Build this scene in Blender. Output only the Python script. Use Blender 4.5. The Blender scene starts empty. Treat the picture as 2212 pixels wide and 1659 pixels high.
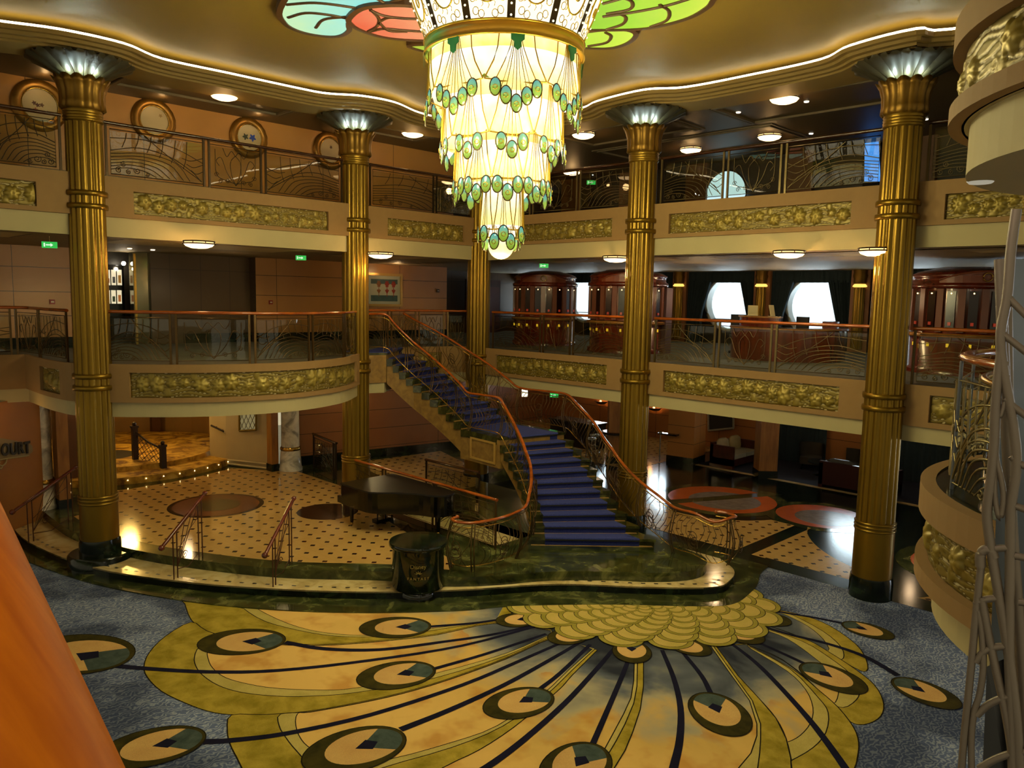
import bpy, math, random
from math import sin, cos, pi, radians, hypot, atan2, sqrt, atan
from mathutils import Vector, Matrix
random.seed(7)
col = bpy.context.scene.collection
# ---------------------------------------------------------------- camera model (also used to read floor points of the carpet design)
F_PX, HOR, ROLL, ZC = 1690.0, 642.6, .019, 5.77
CAM = (17.2746, -15.8887)
_t, _r = atan((829.5-HOR)/F_PX), atan(ROLL)
_R0 = Vector((cos(pi/4), sin(pi/4), 0)); _FH = Vector((-sin(pi/4), cos(pi/4), 0)); _Z = Vector((0, 0, 1))
_F = _FH*cos(_t)-_Z*sin(_t); _U = _FH*sin(_t)+_Z*cos(_t)
_CX = _R0*cos(_r)-(-_U)*sin(_r); _CX = _R0*cos(_r)+_U*sin(_r); _CY = -_R0*sin(_r)+_U*cos(_r)
def ray(px, py):
    return (_CX*((px-1106)/F_PX) - _CY*((py-829.5)/F_PX) + _F)
def on_z(px, py, z=0.0):
    d = ray(px, py); k = (z-ZC)/d.z
    return (CAM[0]+d.x*k, CAM[1]+d.y*k)
def on_y(px, py, Y):
    d = ray(px, py); k = (Y-CAM[1])/d.y
    return (CAM[0]+d.x*k, Y, ZC+d.z*k)
def on_x(px, py, X):
    d = ray(px, py); k = (X-CAM[0])/d.x
    return (X, CAM[1]+d.y*k, ZC+d.z*k)
cd = bpy.data.cameras.new('camera'); co = bpy.data.objects.new('camera', cd); col.objects.link(co)
cd.sensor_width = 36; cd.lens = 36*F_PX/2212; cd.clip_start = .05; cd.clip_end = 200
M = Matrix.Identity(4)
for i in range(3):
    M[i][0] = _CX[i]; M[i][1] = _CY[i]; M[i][2] = -_F[i]
M[0][3], M[1][3], M[2][3] = CAM[0], CAM[1], ZC
co.matrix_world = M
bpy.context.scene.camera = co

# ---------------------------------------------------------------- materials
def lin(h):
    if isinstance(h, str):
        h = [int(h[i:i+2], 16)/255 for i in (0, 2, 4)]
        h = [c/12.92 if c <= .04045 else ((c+.055)/1.055)**2.4 for c in h]
    return (h[0], h[1], h[2], 1)
class NT:
    def __init__(s, name):
        s.m = bpy.data.materials.new(name); s.m.use_nodes = True
        s.t = s.m.node_tree; s.n = s.t.nodes; s.n.clear()
        s.out = s.n.new('ShaderNodeOutputMaterial')
    def add(s, typ, **kw):
        n = s.n.new(typ)
        for k, v in kw.items():
            if k.startswith('i_'): 
                key = k[2:].replace('_', ' ')
                n.inputs[int(key) if key.isdigit() else key].default_value = v
            else: setattr(n, k, v)
        return n
    def link(s, a, b): s.t.links.new(a, b)
    def ramp(s, fac, stops):
        r = s.n.new('ShaderNodeValToRGB'); e = r.color_ramp.elements
        while len(e) < len(stops): e.new(.5)
        for i, (p, c) in enumerate(stops): e[i].position = p; e[i].color = lin(c)
        s.link(fac, r.inputs[0]); return r.outputs[0]
    def math(s, op, a, b=None, c=None):
        n = s.n.new('ShaderNodeMath'); n.operation = op
        for i, v in enumerate((a, b, c)):
            if v is None: continue
            if isinstance(v, (int, float)): n.inputs[i].default_value = v
            else: s.link(v, n.inputs[i])
        return n.outputs[0]
    def mix(s, f, a, b, mode='MIX'):
        n = s.n.new('ShaderNodeMixRGB'); n.blend_type = mode
        for i, v in enumerate((f, a, b)):
            if isinstance(v, (int, float)): n.inputs[i].default_value = v
            elif isinstance(v, (str, tuple)): n.inputs[i].default_value = lin(v)
            else: s.link(v, n.inputs[i])
        return n.outputs[0]
    def coords(s): return s.add('ShaderNodeNewGeometry').outputs['Position']
    def noise(s, scale, detail=3, vec=None, dist=0, rough=.5):
        n = s.add('ShaderNodeTexNoise', i_Scale=scale, i_Detail=detail, i_Distortion=dist, i_Roughness=rough)
        if vec is not None: s.link(vec, n.inputs['Vector'])
        return n.outputs['Fac']
    def bsdf(s, color=None, rough=.5, metal=0, spec=.5, emit=None, estr=0, bump=None, bstr=.2, bdist=.01, coat=0):
        b = s.n.new('ShaderNodeBsdfPrincipled')
        def setv(i, v):
            if v is None: return
            if isinstance(v, (int, float)): b.inputs[i].default_value = v
            elif isinstance(v, (str, tuple)): b.inputs[i].default_value = lin(v)
            else: s.link(v, b.inputs[i])
        setv('Base Color', color); setv('Roughness', rough); setv('Metallic', metal); setv('Specular IOR Level', spec)
        setv('Emission Color', emit); setv('Emission Strength', estr); setv('Coat Weight', coat)
        if coat: b.inputs['Coat Roughness'].default_value = .08
        if bump is not None:
            n = s.add('ShaderNodeBump', i_Strength=bstr, i_Distance=bdist); s.link(bump, n.inputs['Height']); s.link(n.outputs[0], b.inputs['Normal'])
        s.link(b.outputs[0], s.out.inputs[0]); return s.m
MATS = {}
def plain(name, c, rough=.5, metal=0, var=.12, vs=3.0, spec=.5, coat=0, bump=0):
    """procedural: colour varied by noise"""
    if name in MATS: return MATS[name]
    t = NT(name); f = t.noise(vs, 3, t.coords())
    c2 = t.mix(t.math('MULTIPLY', f, var*2), lin(c)[:3], tuple(x*.45 for x in lin(c)[:3]))
    MATS[name] = t.bsdf(c2, rough, metal, spec, coat=coat, bump=t.noise(vs*25, 2, t.coords()) if bump else None, bstr=bump)
    return MATS[name]
def glow(name, c, s, dark=None, var=0):
    if name in MATS: return MATS[name]
    t = NT(name)
    c2 = lin(c)
    if var:
        f = t.noise(6, 2, t.coords()); c2 = t.mix(t.math('MULTIPLY', f, var), lin(c)[:3], lin(dark)[:3])
    MATS[name] = t.bsdf((.02, .02, .02), .3, emit=c2 if var else lin(c)[:3], estr=s); return MATS[name]
def glassmat(name, tint, op=.12, refl=1.0, rough=.02):
    t = NT(name)
    tr = t.add('ShaderNodeBsdfTransparent'); tr.inputs[0].default_value = lin(tint)
    gl = t.add('ShaderNodeBsdfGlossy', i_Roughness=rough); gl.inputs[0].default_value = (refl, refl, refl, 1)
    fr = t.add('ShaderNodeFresnel', i_IOR=1.45)
    f = t.math('MULTIPLY', fr.outputs[0], 1.6); f = t.math('MINIMUM', f, .8)
    mx = t.add('ShaderNodeMixShader'); t.link(f, mx.inputs[0]); t.link(tr.outputs[0], mx.inputs[1]); t.link(gl.outputs[0], mx.inputs[2])
    t.link(mx.outputs[0], t.out.inputs[0]); MATS[name] = t.m; return t.m
def wood(name, c1, c2, rough=.25, axis_scale=(1, 1, 8), coat=.5, spec=.5):
    t = NT(name); mp = t.add('ShaderNodeMapping'); t.link(t.coords(), mp.inputs[0]); mp.inputs['Scale'].default_value = axis_scale
    f = t.noise(2.2, 5, mp.outputs[0], .6); c = t.ramp(f, [(.3, c1), (.7, c2)])
    MATS[name] = t.bsdf(c, rough, spec=spec, coat=coat); return t.m
def marble(name, c1, c2, c3, rough=.08, sc=1.6, spec=.5):
    t = NT(name); p = t.coords(); f = t.noise(sc, 6, p, 1.2, .6); c = t.ramp(f, [(.33, c1), (.52, c2), (.68, c3)])
    MATS[name] = t.bsdf(c, rough, spec=spec); return t.m
GOLD = plain('column_gold', '86681a', .32, .75, .3, 1.2)
GOLDCAP = plain('capital_gold', '7a5a18', .4, .7, .25, 2)
_t2 = NT('relief_gold_shaded'); _a = _t2.add('ShaderNodeAttribute'); _a.attribute_name = 'relief'
RELIEF = _t2.bsdf(_t2.mix(_t2.math('MULTIPLY', _t2.noise(3, 3, _t2.coords()), .4), _t2.ramp(_a.outputs['Fac'], [(0, '2c2206'), (.20, '5a4a14'), (.30, '84722c'), (.6, '8c7a30'), (1, 'a89444')]), '4a3c10'), .42, .35)  # grooves darkened and domes lightened by height, shade put into the gold
BRASS = plain('polished_brass', 'c09a45', .2, .9, .1)
BRONZE = plain('bronze_rod', '5a4526', .35, .8, .1)
DARKBRONZE = plain('dark_bronze_rod', '33240f', .4, .7, .1)
FASCIA = plain('fascia_suede', '8e6e40', .75, 0, .12, 7, bump=.05)
WHITE = plain('cream_plaster', 'ac9f74', .7, 0, .1, 2)
SOFFIT = plain('soffit_paint', '9c8660', .6, 0, .12, 1.5)
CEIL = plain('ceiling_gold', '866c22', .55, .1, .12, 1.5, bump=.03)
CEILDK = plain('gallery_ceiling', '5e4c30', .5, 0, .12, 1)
GREEN = marble('green_marble', '1c2212', '383e20', '6e7040', .09, 1.8)
GREENDK = marble('dark_green_marble', '070b09', '10170f', '22301f', .15, 2, .35)
CREAMMARBLE = marble('cream_marble', 'b09a66', 'd0ba84', 'd8c698', .15, 2)
WHITEMARBLE = marble('white_marble', '8a8880', 'cfcabc', 'e2ded0', .2, 1.8)
RAILWOOD = wood('handrail_cherry', 'a85416', '74340a', .18, (1.2, 1.2, 6))
RAILDARK = wood('handrail_dark', '3a1c0a', '2a1206', .25, (1.2, 1.2, 6))
REDWOOD = wood('cabinet_redwood', '6a2410', '451305', .25, (4, 4, .7))
TANWOOD = wood('tan_wood', '9a682a', '7a4c18', .4, (4, 4, .7), .2)
GLASS = glassmat('balustrade_glass', 'dfe6d8')
BLACK = plain('piano_black', '050507', .12, 0, .1)
NAVYCURTAIN = plain('navy_curtain', '1e3038', .9, 0, .3, 8)
def panelwall(name, c, step=.62, wstep=2.4, axis='Y', rough=.35):
    """wall panels with thin dark joints"""
    t = NT(name); sx = t.add('ShaderNodeSeparateXYZ'); t.link(t.coords(), sx.inputs[0])
    def joint(o, st, w, off=0.0):
        return t.math('LESS_THAN', t.math('ABSOLUTE', t.math('SUBTRACT', t.math('FRACT', t.math('DIVIDE', t.math('ADD', o, off), st)), .5)), w/st)
    j = t.math('MAXIMUM', joint(sx.outputs['Z'], step, .008, .2), joint(sx.outputs[axis], wstep, .007))
    f = t.noise(2, 3, t.coords()); base = t.mix(t.math('MULTIPLY', f, .3), lin(c)[:3], tuple(x*.5 for x in lin(c)[:3]))
    MATS[name] = t.bsdf(t.mix(j, base, '2a1606'), rough); return t.m
PANEL = panelwall('peach_panels', 'b07a40')
PANELX = panelwall('peach_panels_crosswise', 'b07a40', axis='X')
PANELDK = panelwall('brown_panels', '4a3418', 1.2, .9)
def tiles(name, s=.355):
    t = NT(name); sx = t.add('ShaderNodeSeparateXYZ'); t.link(t.coords(), sx.inputs[0])
    def d(o): return t.math('ABSOLUTE', t.math('SUBTRACT', t.math('FRACT', t.math('DIVIDE', o, s)), .5))
    dx, dy = d(sx.outputs['X']), d(sx.outputs['Y'])
    m = t.math('LESS_THAN', t.math('ADD', dx, dy), .19)
    hi = t.noise(1.7, 2, t.coords()); base = t.mix(hi, 'cfa96a', 'b8914f')
    gx = t.math('GREATER_THAN', t.math('MAXIMUM', dx, dy), .49)
    base = t.mix(t.math('MULTIPLY', gx, .25), base, '8a6a38')
    dk = t.ramp(t.noise(3, 0, t.coords()), [(.45, '141418'), (.55, '40180c')])
    MATS[name] = t.bsdf(t.mix(m, base, dk), .12); return t.m
TILES = tiles('diamond_tiles')

# ---------------------------------------------------------------- mesh builder
class MB:
    def __init__(s): s.v = []; s.f = []; s.m = []; s.sm = []
    def face(s, pts, mi=0, sm=False):
        b = len(s.v); s.v += [tuple(p) for p in pts]; s.f.append(tuple(range(b, b+len(pts)))); s.m.append(mi); s.sm.append(sm)
    def grid(s, rows, mi=0, sm=True, closeu=False, flip=False):
        n = len(rows[0]); b = len(s.v)
        for r in rows: s.v += [tuple(p) for p in r]
        for i in range(len(rows)-1):
            for j in range(n if closeu else n-1):
                a = b+i*n+j; c = b+i*n+(j+1) % n
                q = (a, c, c+n, a+n); s.f.append(q[::-1] if flip else q); s.m.append(mi); s.sm.append(sm)
    def box(s, x0, x1, y0, y1, z0, z1, mi=0):
        s.obox((0, 0, 0), (x0, x1), (y0, y1), (z0, z1), 0, mi)
    def obox(s, o, X, Y, Z, rz=0, mi=0):
        c, sn = cos(rz), sin(rz); P = []
        for z in Z:
            for x, y in ((X[0], Y[0]), (X[1], Y[0]), (X[1], Y[1]), (X[0], Y[1])):
                P.append((o[0]+x*c-y*sn, o[1]+x*sn+y*c, o[2]+z))
        b = len(s.v); s.v += P
        for q in ((3, 2, 1, 0), (4, 5, 6, 7), (0, 1, 5, 4), (1, 2, 6, 5), (2, 3, 7, 6), (3, 0, 4, 7)):
            s.f.append(tuple(b+i for i in q)); s.m.append(mi); s.sm.append(False)
    def prism(s, poly, z0, z1, mi=0, side=None, bot=True):
        side = mi if side is None else side
        if area(poly) < 0: poly = poly[::-1]
        n = len(poly); b = len(s.v)
        s.v += [(p[0], p[1], z0) for p in poly]+[(p[0], p[1], z1) for p in poly]
        s.f.append(tuple(range(b+n, b+2*n))); s.m.append(mi); s.sm.append(False)
        if bot: s.f.append(tuple(range(b+n-1, b-1, -1))); s.m.append(mi); s.sm.append(False)
        for i in range(n):
            j = (i+1) % n; s.f.append((b+i, b+j, b+n+j, b+n+i)); s.m.append(side); s.sm.append(False)
    def lathe(s, prof, o=(0, 0, 0), n=32, mi=0, rf=None, a0=0, a1=2*pi, caps=True, sm=True):
        full = abs(a1-a0-2*pi) < 1e-6; k = n if full else n+1; rows = []
        for r, z in prof:
            row = []
            for i in range(k):
                a = a0+(a1-a0)*i/n; rr = r*(rf(a, z) if rf else 1)
                row.append((o[0]+rr*cos(a), o[1]+rr*sin(a), o[2]+z))
            rows.append(row)
        s.grid(rows, mi, sm, full)
        if caps and full:
            if prof[-1][0] > .002: s.face(rows[-1], mi)
            if prof[0][0] > .002: s.face(rows[0][::-1], mi)
    def tube(s, path, r, n=6, mi=0, closed=False, caps=True, ry=None, sm=True):
        P = [Vector(p) for p in path]; rows = []; L = len(P); prev = None
        for i in range(L):
            if closed: d = P[(i+1) % L]-P[i-1]
            else: d = P[min(i+1, L-1)]-P[max(i-1, 0)]
            if d.length < 1e-9: d = Vector((0, 0, 1))
            d.normalize()
            up = Vector((0, 0, 1)) if abs(d.z) < .95 else (prev if prev is not None else Vector((1, 0, 0)))
            x = d.cross(up); 
            if x.length < 1e-6: x = d.cross(Vector((0, 1, 0)))
            x.normalize(); y = x.cross(d).normalized(); prev = y
            rr = r[i] if isinstance(r, (list, tuple)) else r; r2 = rr if ry is None else ry
            rows.append([P[i]+x*(rr*cos(2*pi*k/n))+y*(r2*sin(2*pi*k/n)) for k in range(n)])
        if closed: rows.append(rows[0])
        s.grid(rows, mi, sm, True)
        if caps and not closed: s.face(rows[0][::-1], mi); s.face(rows[-1], mi)
    def sphere(s, o, r, n=10, mi=0, sz=1):
        s.lathe([(max(r*sin(pi*i/n), 1e-4), -r*sz*cos(pi*i/n)) for i in range(n+1)], o, n*2, mi, caps=False)
    def build(s, name, mats, parent=None):
        me = bpy.data.meshes.new(name); me.from_pydata(s.v, [], s.f)
        mats = mats if isinstance(mats, (list, tuple)) else [mats]
        for m in mats: me.materials.append(m)
        me.polygons.foreach_set('material_index', s.m); me.polygons.foreach_set('use_smooth', s.sm); me.update()
        o = bpy.data.objects.new(name, me); col.objects.link(o)
        if parent is not None:
            o.parent = parent
            if parent.type == 'EMPTY' : o.location = -parent.location
        return o
def area(p): return sum(p[i][0]*p[(i+1) % len(p)][1]-p[(i+1) % len(p)][0]*p[i][1] for i in range(len(p)))/2
def spline(pts, n=6, closed=False):
    L = len(pts); out = []
    rng = range(L if closed else L-1)
    for i in rng:
        p1, p2 = pts[i], pts[(i+1) % L]
        p0 = pts[i-1] if (i > 0 or closed) else tuple(2*a-b for a, b in zip(p1, p2))
        p3 = pts[(i+2) % L] if (i+2 < L or closed) else tuple(2*b-a for a, b in zip(p1, p2))
        for k in range(n):
            t = k/n
            out.append(tuple(.5*((2*b)+(-a+c)*t+(2*a-5*b+4*c-d)*t*t+(-a+3*b-3*c+d)*t**3) for a, b, c, d in zip(p0, p1, p2, p3)))
    if not closed: out.append(tuple(pts[-1]))
    return out
def resample(path, n):
    D = [0]
    for a, b in zip(path, path[1:]): D.append(D[-1]+sqrt(sum((x-y)**2 for x, y in zip(a, b))))
    out = []; j = 0
    for i in range(n+1):
        t = D[-1]*i/n
        while j < len(D)-2 and D[j+1] < t: j += 1
        k = (t-D[j])/max(D[j+1]-D[j], 1e-9); out.append(tuple(a+(b-a)*k for a, b in zip(path[j], path[j+1])))
    return out
def tag(o, label=None, cat=None, group=None, kind=None):
    if label: o['label'] = label
    if cat: o['category'] = cat
    if group: o['group'] = group
    if kind: o['kind'] = kind
    return o
def thing(name, label, cat, loc=(0, 0, 0), group=None, rz=0):
    o = bpy.data.objects.new(name, None); col.objects.link(o); o.location = loc; o.rotation_euler = (0, 0, rz); o.empty_display_size = .1
    return tag(o, label, cat, group)
def struct(name, mb, mat, label=None):
    o = mb.build(name, mat); o['kind'] = 'structure'
    if label: o['label'] = label
    return o
def dup(root, loc, label=None, rz=None):
    r = root.copy(); col.objects.link(r); r.location = loc
    if rz is not None: r.rotation_euler = (0, 0, rz)
    if label: r['label'] = label
    for ch in list(root.children):
        c = ch.copy(); col.objects.link(c); c.parent = r
        for g in ch.children:
            d = g.copy(); col.objects.link(d); d.parent = c
    return r
def lamp(name, loc, power, color='ffd9a0', size=.1, typ='POINT', rot=None, spot=None, sy=None):
    l = bpy.data.lights.new(name, typ); l.energy = power; l.color = lin(color)[:3]
    if typ == 'AREA':
        l.size = size
        if sy: l.shape = 'RECTANGLE'; l.size_y = sy
    else: l.shadow_soft_size = size
    if spot: l.spot_size = radians(spot); l.spot_blend = .6
    o = bpy.data.objects.new(name, l); col.objects.link(o); o.location = loc
    if rot: o.rotation_euler = rot
    return o
# ================================================================ levels
ZP, ZT, Z2, Z3 = .36, .17, 4.24, 8.04
# ---------------------------------------------------------------- floors
TREAD = spline([(-4.6, -11.3), (-4.31, -11.41), (-2.23, -11.51), (.44, -11.0), (2.39, -10.01), (3.93, -8.88), (5.3, -7.61), (6.39, -6.23), (7.39, -4.68), (8.73, -3.45), (9.59, -2.49), (9.62, -1.9), (9.38, -1.3), (8.8, -.85)], 5)
PLAT = spline([(-4.4, -10.75), (-3.0, -10.78), (-1.6, -10.72), (.2, -10.28), (1.69, -9.63), (3.47, -8.54), (5.05, -7.05), (6.05, -6.4), (6.7, -5.55), (7.2, -4.65), (8.0, -3.75), (8.65, -3.15), (9.05, -2.55), (9.1, -2.0), (8.75, -1.5), (7.8, -1.3)], 5)
RING = spline([(-4.6, -11.9), (-2.8, -12.0), (-1.26, -11.75), (.97, -11.16), (3.05, -10.2), (4.58, -9.14), (5.81, -7.97), (6.87, -6.65), (7.3, -5.9), (8.44, -4.53), (9.68, -3.29), (10.12, -2.64), (10.05, -1.8), (9.9, -1.25), (9.66, -.67), (9.55, -.1)], 5)
m = MB()
m.face([(-14, -20, -.012), (24, -20, -.012), (24, 14, -.012), (-14, 14, -.012)], 0)
# right hall: dark marble with tile panels and inlaid discs
def flat(mb, poly, z, mi):
    if area(poly) < 0: poly = poly[::-1]
    mb.face([(p[0], p[1], z) for p in poly], mi)
def arcpts(cx, cy, r, a0, a1, n=24): return [(cx+r*cos(radians(a0+(a1-a0)*i/n)), cy+r*sin(radians(a0+(a1-a0)*i/n))) for i in range(n+1)]
flat(m, [(4.6, .42), (8.46, .42), (8.46, 3.45)] + arcpts(5.75, 4.45, 2.25, -25, -120, 16), -.006, 1)
flat(m, [(8.86, .42), (11.2, .42), (11.2, 1.1)] + arcpts(12.6, 5.0, 4.1, 250, 200, 14)[::1] + [(8.86, 3.55)], -.006, 1)
flat(m, [(12.4, .42), (15.5, .42), (15.5, 2.4), (13.6, 2.6)], -.006, 1)
for di, (cx, cy, ro) in enumerate(((5.75, 4.45, 1.55), (8.55, 4.9, 1.2), (12.9, 3.4, 1.5))):
    flat(m, arcpts(cx, cy, ro+.32, 0, 360, 40)[:-1], -.0075+.0004*di, 2); flat(m, arcpts(cx, cy, ro, 0, 360, 40)[:-1], -.006, 3)
    flat(m, arcpts(cx+.15, cy-.1, ro*.66, 0, 360, 40)[:-1], -.0045, 4)
flat(m, [(4.6, 2.75), (5.05, 2.75), (6.75, 6.3), (6.3, 6.3)], -.003, 2)
flat(m, [(2.6, 8.0), (20, 8.0), (20, 8.25), (2.6, 8.25)], -.005, 5); flat(m, [(2.6, 8.25), (20, 8.25), (20, 13), (2.6, 13)], -.004, 6)
flat(m, [(-8, 5.6), (1.6, 5.6), (1.6, 12), (-8, 12)], -.006, 1)
DISC_RED = plain('inlay_red', 'c8602a', .25, 0, .25, 3); DISC_GREY = plain('inlay_grey', '94887c', .25, 0, .6, 5)
BLUECARPET = plain('lounge_carpet', '0a1430', .9, 0, .4, 6)
struct('floor', m, [GREENDK, TILES, GREEN, DISC_RED, DISC_GREY, CREAMMARBLE, BLUECARPET])
# ring of green marble between carpet and steps
m = MB(); flat(m, RING + [(7, -.1), (-4.6, -.1)], -.004, 0); struct('floor_marble_ring', m, GREEN)
# lower step: dark riser, cream tread with inlaid dashes
m = MB(); inner = [(7.5, -.85), (0, -.5), (-4.6, -10)]
P = TREAD + inner; m.prism(P, -.01, ZT, 0, 1)
m.prism([(a[0]*1, a[1]) for a in P], ZT-.03, ZT+.001, 0, 0, False)
D = resample(TREAD, 150)
for i in range(8, 146, 2):
    (x0, y0), (x1, y1) = D[i], D[i+1]; dx, dy = x1-x0, y1-y0; L = hypot(dx, dy)
    nx, ny = -dy/L, dx/L; o = .16; a, b = .18, .82
    q = [(x0+dx*t+nx*k, y0+dy*t+ny*k) for t, k in ((a, o), (b, o), (b, o+.05), (a, o+.05))]
    if i < 144: m.face([(p[0], p[1], ZT+.003) for p in q], 2)
struct('floor_lower_step', m, [CREAMMARBLE, GREENDK, plain('dash_inlay', '17130c', .3)])
# platform (well for the descending stair is cut out)
WELL = (1.3, 5.3, -4.35, -3.15)
m = MB(); back = [(5.2, -.85), (3.5, -.5), (0, -.45), (0, 3), (-12, 3), (-12, -12.5), (-4.4, -12.5)]
P = PLAT + back
if area(P) < 0: P = P[::-1]
# two pieces around the well, split along Y = well front
def clip(poly, f):
    out = []
    for i in range(len(poly)):
        a, b = poly[i], poly[(i+1) % len(poly)]; fa, fb = f(a), f(b)
        if fa >= 0: out.append(a)
        if (fa >= 0) != (fb >= 0):
            t = fa/(fa-fb); out.append((a[0]+(b[0]-a[0])*t, a[1]+(b[1]-a[1])*t))
    return out
south = clip(P, lambda p: WELL[2]-p[1]); rest = clip(P, lambda p: p[1]-WELL[2])
north = clip(rest, lambda p: p[1]-WELL[3]); mid = clip(rest, lambda p: WELL[3]-p[1])
for q in (south, north, clip(mid, lambda p: WELL[0]-p[0]), clip(mid, lambda p: p[0]-WELL[1])): m.prism(q, -.01, ZP, 0, 0)
def inset(path, d):
    out = []
    for i in range(len(path)):
        a, b = path[max(i-1, 0)], path[min(i+1, len(path)-1)]; dx, dy = b[0]-a[0], b[1]-a[1]; L = hypot(dx, dy)
        out.append((path[i][0]-dy/L*d, path[i][1]+dx/L*d))
    return out
edge = inset(PLAT[5:36], .42)
tp = edge + [(5.15, -5.6), (1.2, -4.75), (-1.6, -3.9), (-4.0, -3.9), (-5.6, -5.2), (-5.15, -6.4), (-4.95, -7.4), (-4.9, -8.4), (-5.0, -9.3), (-3.2, -9.9)]
flat(m, tp, ZP+.002, 1)
flat(m, [(-3.6, 1.5), (-3.9, -1.9), (-.6, -2.6), (1.0, -2.6), (1.0, -1.0), (-.5, .5)], ZP+.002, 1)
c = (-1.80, -7.40)
flat(m, arcpts(c[0], c[1], 1.16, 0, 360, 48)[:-1], ZP+.004, 2); flat(m, arcpts(c[0], c[1], 1.05, 0, 360, 48)[:-1], ZP+.006, 3); flat(m, arcpts(c[0], c[1], .58, 0, 360, 40)[:-1], ZP+.008, 4)
flat(m, arcpts(.55, -5.6, .75, 0, 360, 40)[:-1], ZP+.004, 2)
struct('floor_platform', m, [GREEN, TILES, plain('inlay_brown', '2e1808', .12, 0, .3), plain('inlay_rust', '8a4a20', .2, 0, .7, 4), plain('inlay_olive', '4a4420', .2, 0, .6, 5)])
# ---------------------------------------------------------------- balcony slabs
BULGE = spline([(-2.1, -11.17), (-1.2, -11.12), (-.31, -10.89), (.81, -9.75), (1.5, -8.5), (1.72, -7.06), (1.25, -5.59), (.35, -4.51)], 6)
L2L = [(-3.5, -16), (-3.42, -12.0), (-3.3, -11.15)] + BULGE
L2MID = [(-.1, -4.2), (.16, -3.53), (-1.27, -1.92), (-1.2, -1.6), (-.95, -.8), (-.75, -.05), (0, 0)]
L2P = L2L + L2MID + [(20, 0)]
def offs(p, d):  # shift an L path inward
    return inset(p, d)
sl = inset(L2P, .07) + [(20, 12), (-14, 12), (-14, -16)]
m = MB(); m.prism(sl, 3.16, Z2-.004, 0, 0); struct('ceiling_lower', m, WHITE)
m = MB(); flat(m, [(p[0], p[1]) for p in sl], Z2, 0); struct('floor_middle', m, plain('gallery_carpet', '6a6a60', .85, 0, .5, 2.2))
L3P = [(0, -16), (0, 0), (20, 0)]
m = MB(); sl3 = [(-.07, -16), (-.07, .07), (20, .07), (20, 12), (-14, 12), (-14, -16)]
m.prism(sl3, 6.85, Z3-.004, 0, 0); struct('ceiling_middle', m, WHITE)
m = MB(); flat(m, sl3, 6.846, 0); 
for (x0, x1, y0, y1) in ((-2.3, -.5, -9.9, -5.4), (-2.2, -.5, -4.0, -1.4), (1.2, 5.6, .8, 2.4), (6.6, 11.0, .7, 2.2), (-2.3, -.5, -16, -11.5), (12.6, 18, .7, 2.2)):
    flat(m, [(x0, y0), (x1, y0), (x1, y1), (x0, y1)], 6.842, 1)
    for k in range(2): flat(m, [(x0+.02, y0+.02+k*(y1-y0-.1)), (x1-.02, y0+.02+k*(y1-y0-.1)), (x1-.02, y0+.08+k*(y1-y0-.1)), (x0+.02, y0+.08+k*(y1-y0-.1))], 6.840, 2)
struct('ceiling_middle_soffit', m, [SOFFIT, plain('coffer_cream', 'c8b078', .6), plain('coffer_dark', '2a2418', .5)])
m = MB(); flat(m, sl3, Z3, 0); struct('floor_upper', m, plain('upper_carpet', '3a3226', .85, 0, .4, 2))
# ---------------------------------------------------------------- fascias with recesses for the relief panels
def pathlen(p):
    D = [0]
    for a, b in zip(p, p[1:]): D.append(D[-1]+hypot(b[0]-a[0], b[1]-a[1]))
    return D
def at(p, D, s):
    s = max(0, min(D[-1], s)); j = 0
    while j < len(D)-2 and D[j+1] < s: j += 1
    k = (s-D[j])/max(D[j+1]-D[j], 1e-9); a, b = p[j], p[j+1]; dx, dy = b[0]-a[0], b[1]-a[1]; L = hypot(dx, dy)
    return (a[0]+dx*k, a[1]+dy*k), (dy/L, -dx/L)
def fascia(mb, path, z0, z1, holes, mi=0, step=.35, dep=.07):
    D = pathlen(path); S = set([0, D[-1]]+D)
    n = int(D[-1]/step)
    for i in range(n): S.add(D[-1]*i/n)
    for h in holes: S.add(h[0]); S.add(h[1])
    S = sorted(S); S = [s for i, s in enumerate(S) if i == 0 or s-S[i-1] > 1e-4]
    for s0, s1 in zip(S, S[1:]):
        (a, na), (b, nb) = at(path, D, s0+1e-5), at(path, D, s1-1e-5)
        h = next((h for h in holes if h[0]-1e-3 <= s0 and s1 <= h[1]+1e-3), None)
        bands = [(z0, z1)] if not h else [(z0, h[2]), (h[3], z1)]
        for za, zb in bands: mb.face([(a[0], a[1], za), (b[0], b[1], za), (b[0], b[1], zb), (a[0], a[1], zb)], mi)
        ia, ib = (a[0]-na[0]*dep, a[1]-na[1]*dep), (b[0]-nb[0]*dep, b[1]-nb[1]*dep)
        if h:
            mb.face([(a[0], a[1], h[2]), (ia[0], ia[1], h[2]), (ib[0], ib[1], h[2]), (b[0], b[1], h[2])], mi)
            mb.face([(a[0], a[1], h[3]), (b[0], b[1], h[3]), (ib[0], ib[1], h[3]), (ia[0], ia[1], h[3])], mi)
        # underside and top lips
        mb.face([(a[0], a[1], z0), (ia[0], ia[1], z0), (ib[0], ib[1], z0), (b[0], b[1], z0)], mi)
        mb.face([(a[0], a[1], z1), (b[0], b[1], z1), (ib[0], ib[1], z1), (ia[0], ia[1], z1)], mi)
    for h in holes:
        for s, e in ((h[0], 1e-5), (h[1], -1e-5)):
            a, na = at(path, D, s+e); ia = (a[0]-na[0]*dep, a[1]-na[1]*dep)
            mb.face([(a[0], a[1], h[2]), (a[0], a[1], h[3]), (ia[0], ia[1], h[3]), (ia[0], ia[1], h[2])], mi)
    return D
RELIEFS = []   # (path, D, s0, s1, z0, z1, label, group)
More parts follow.
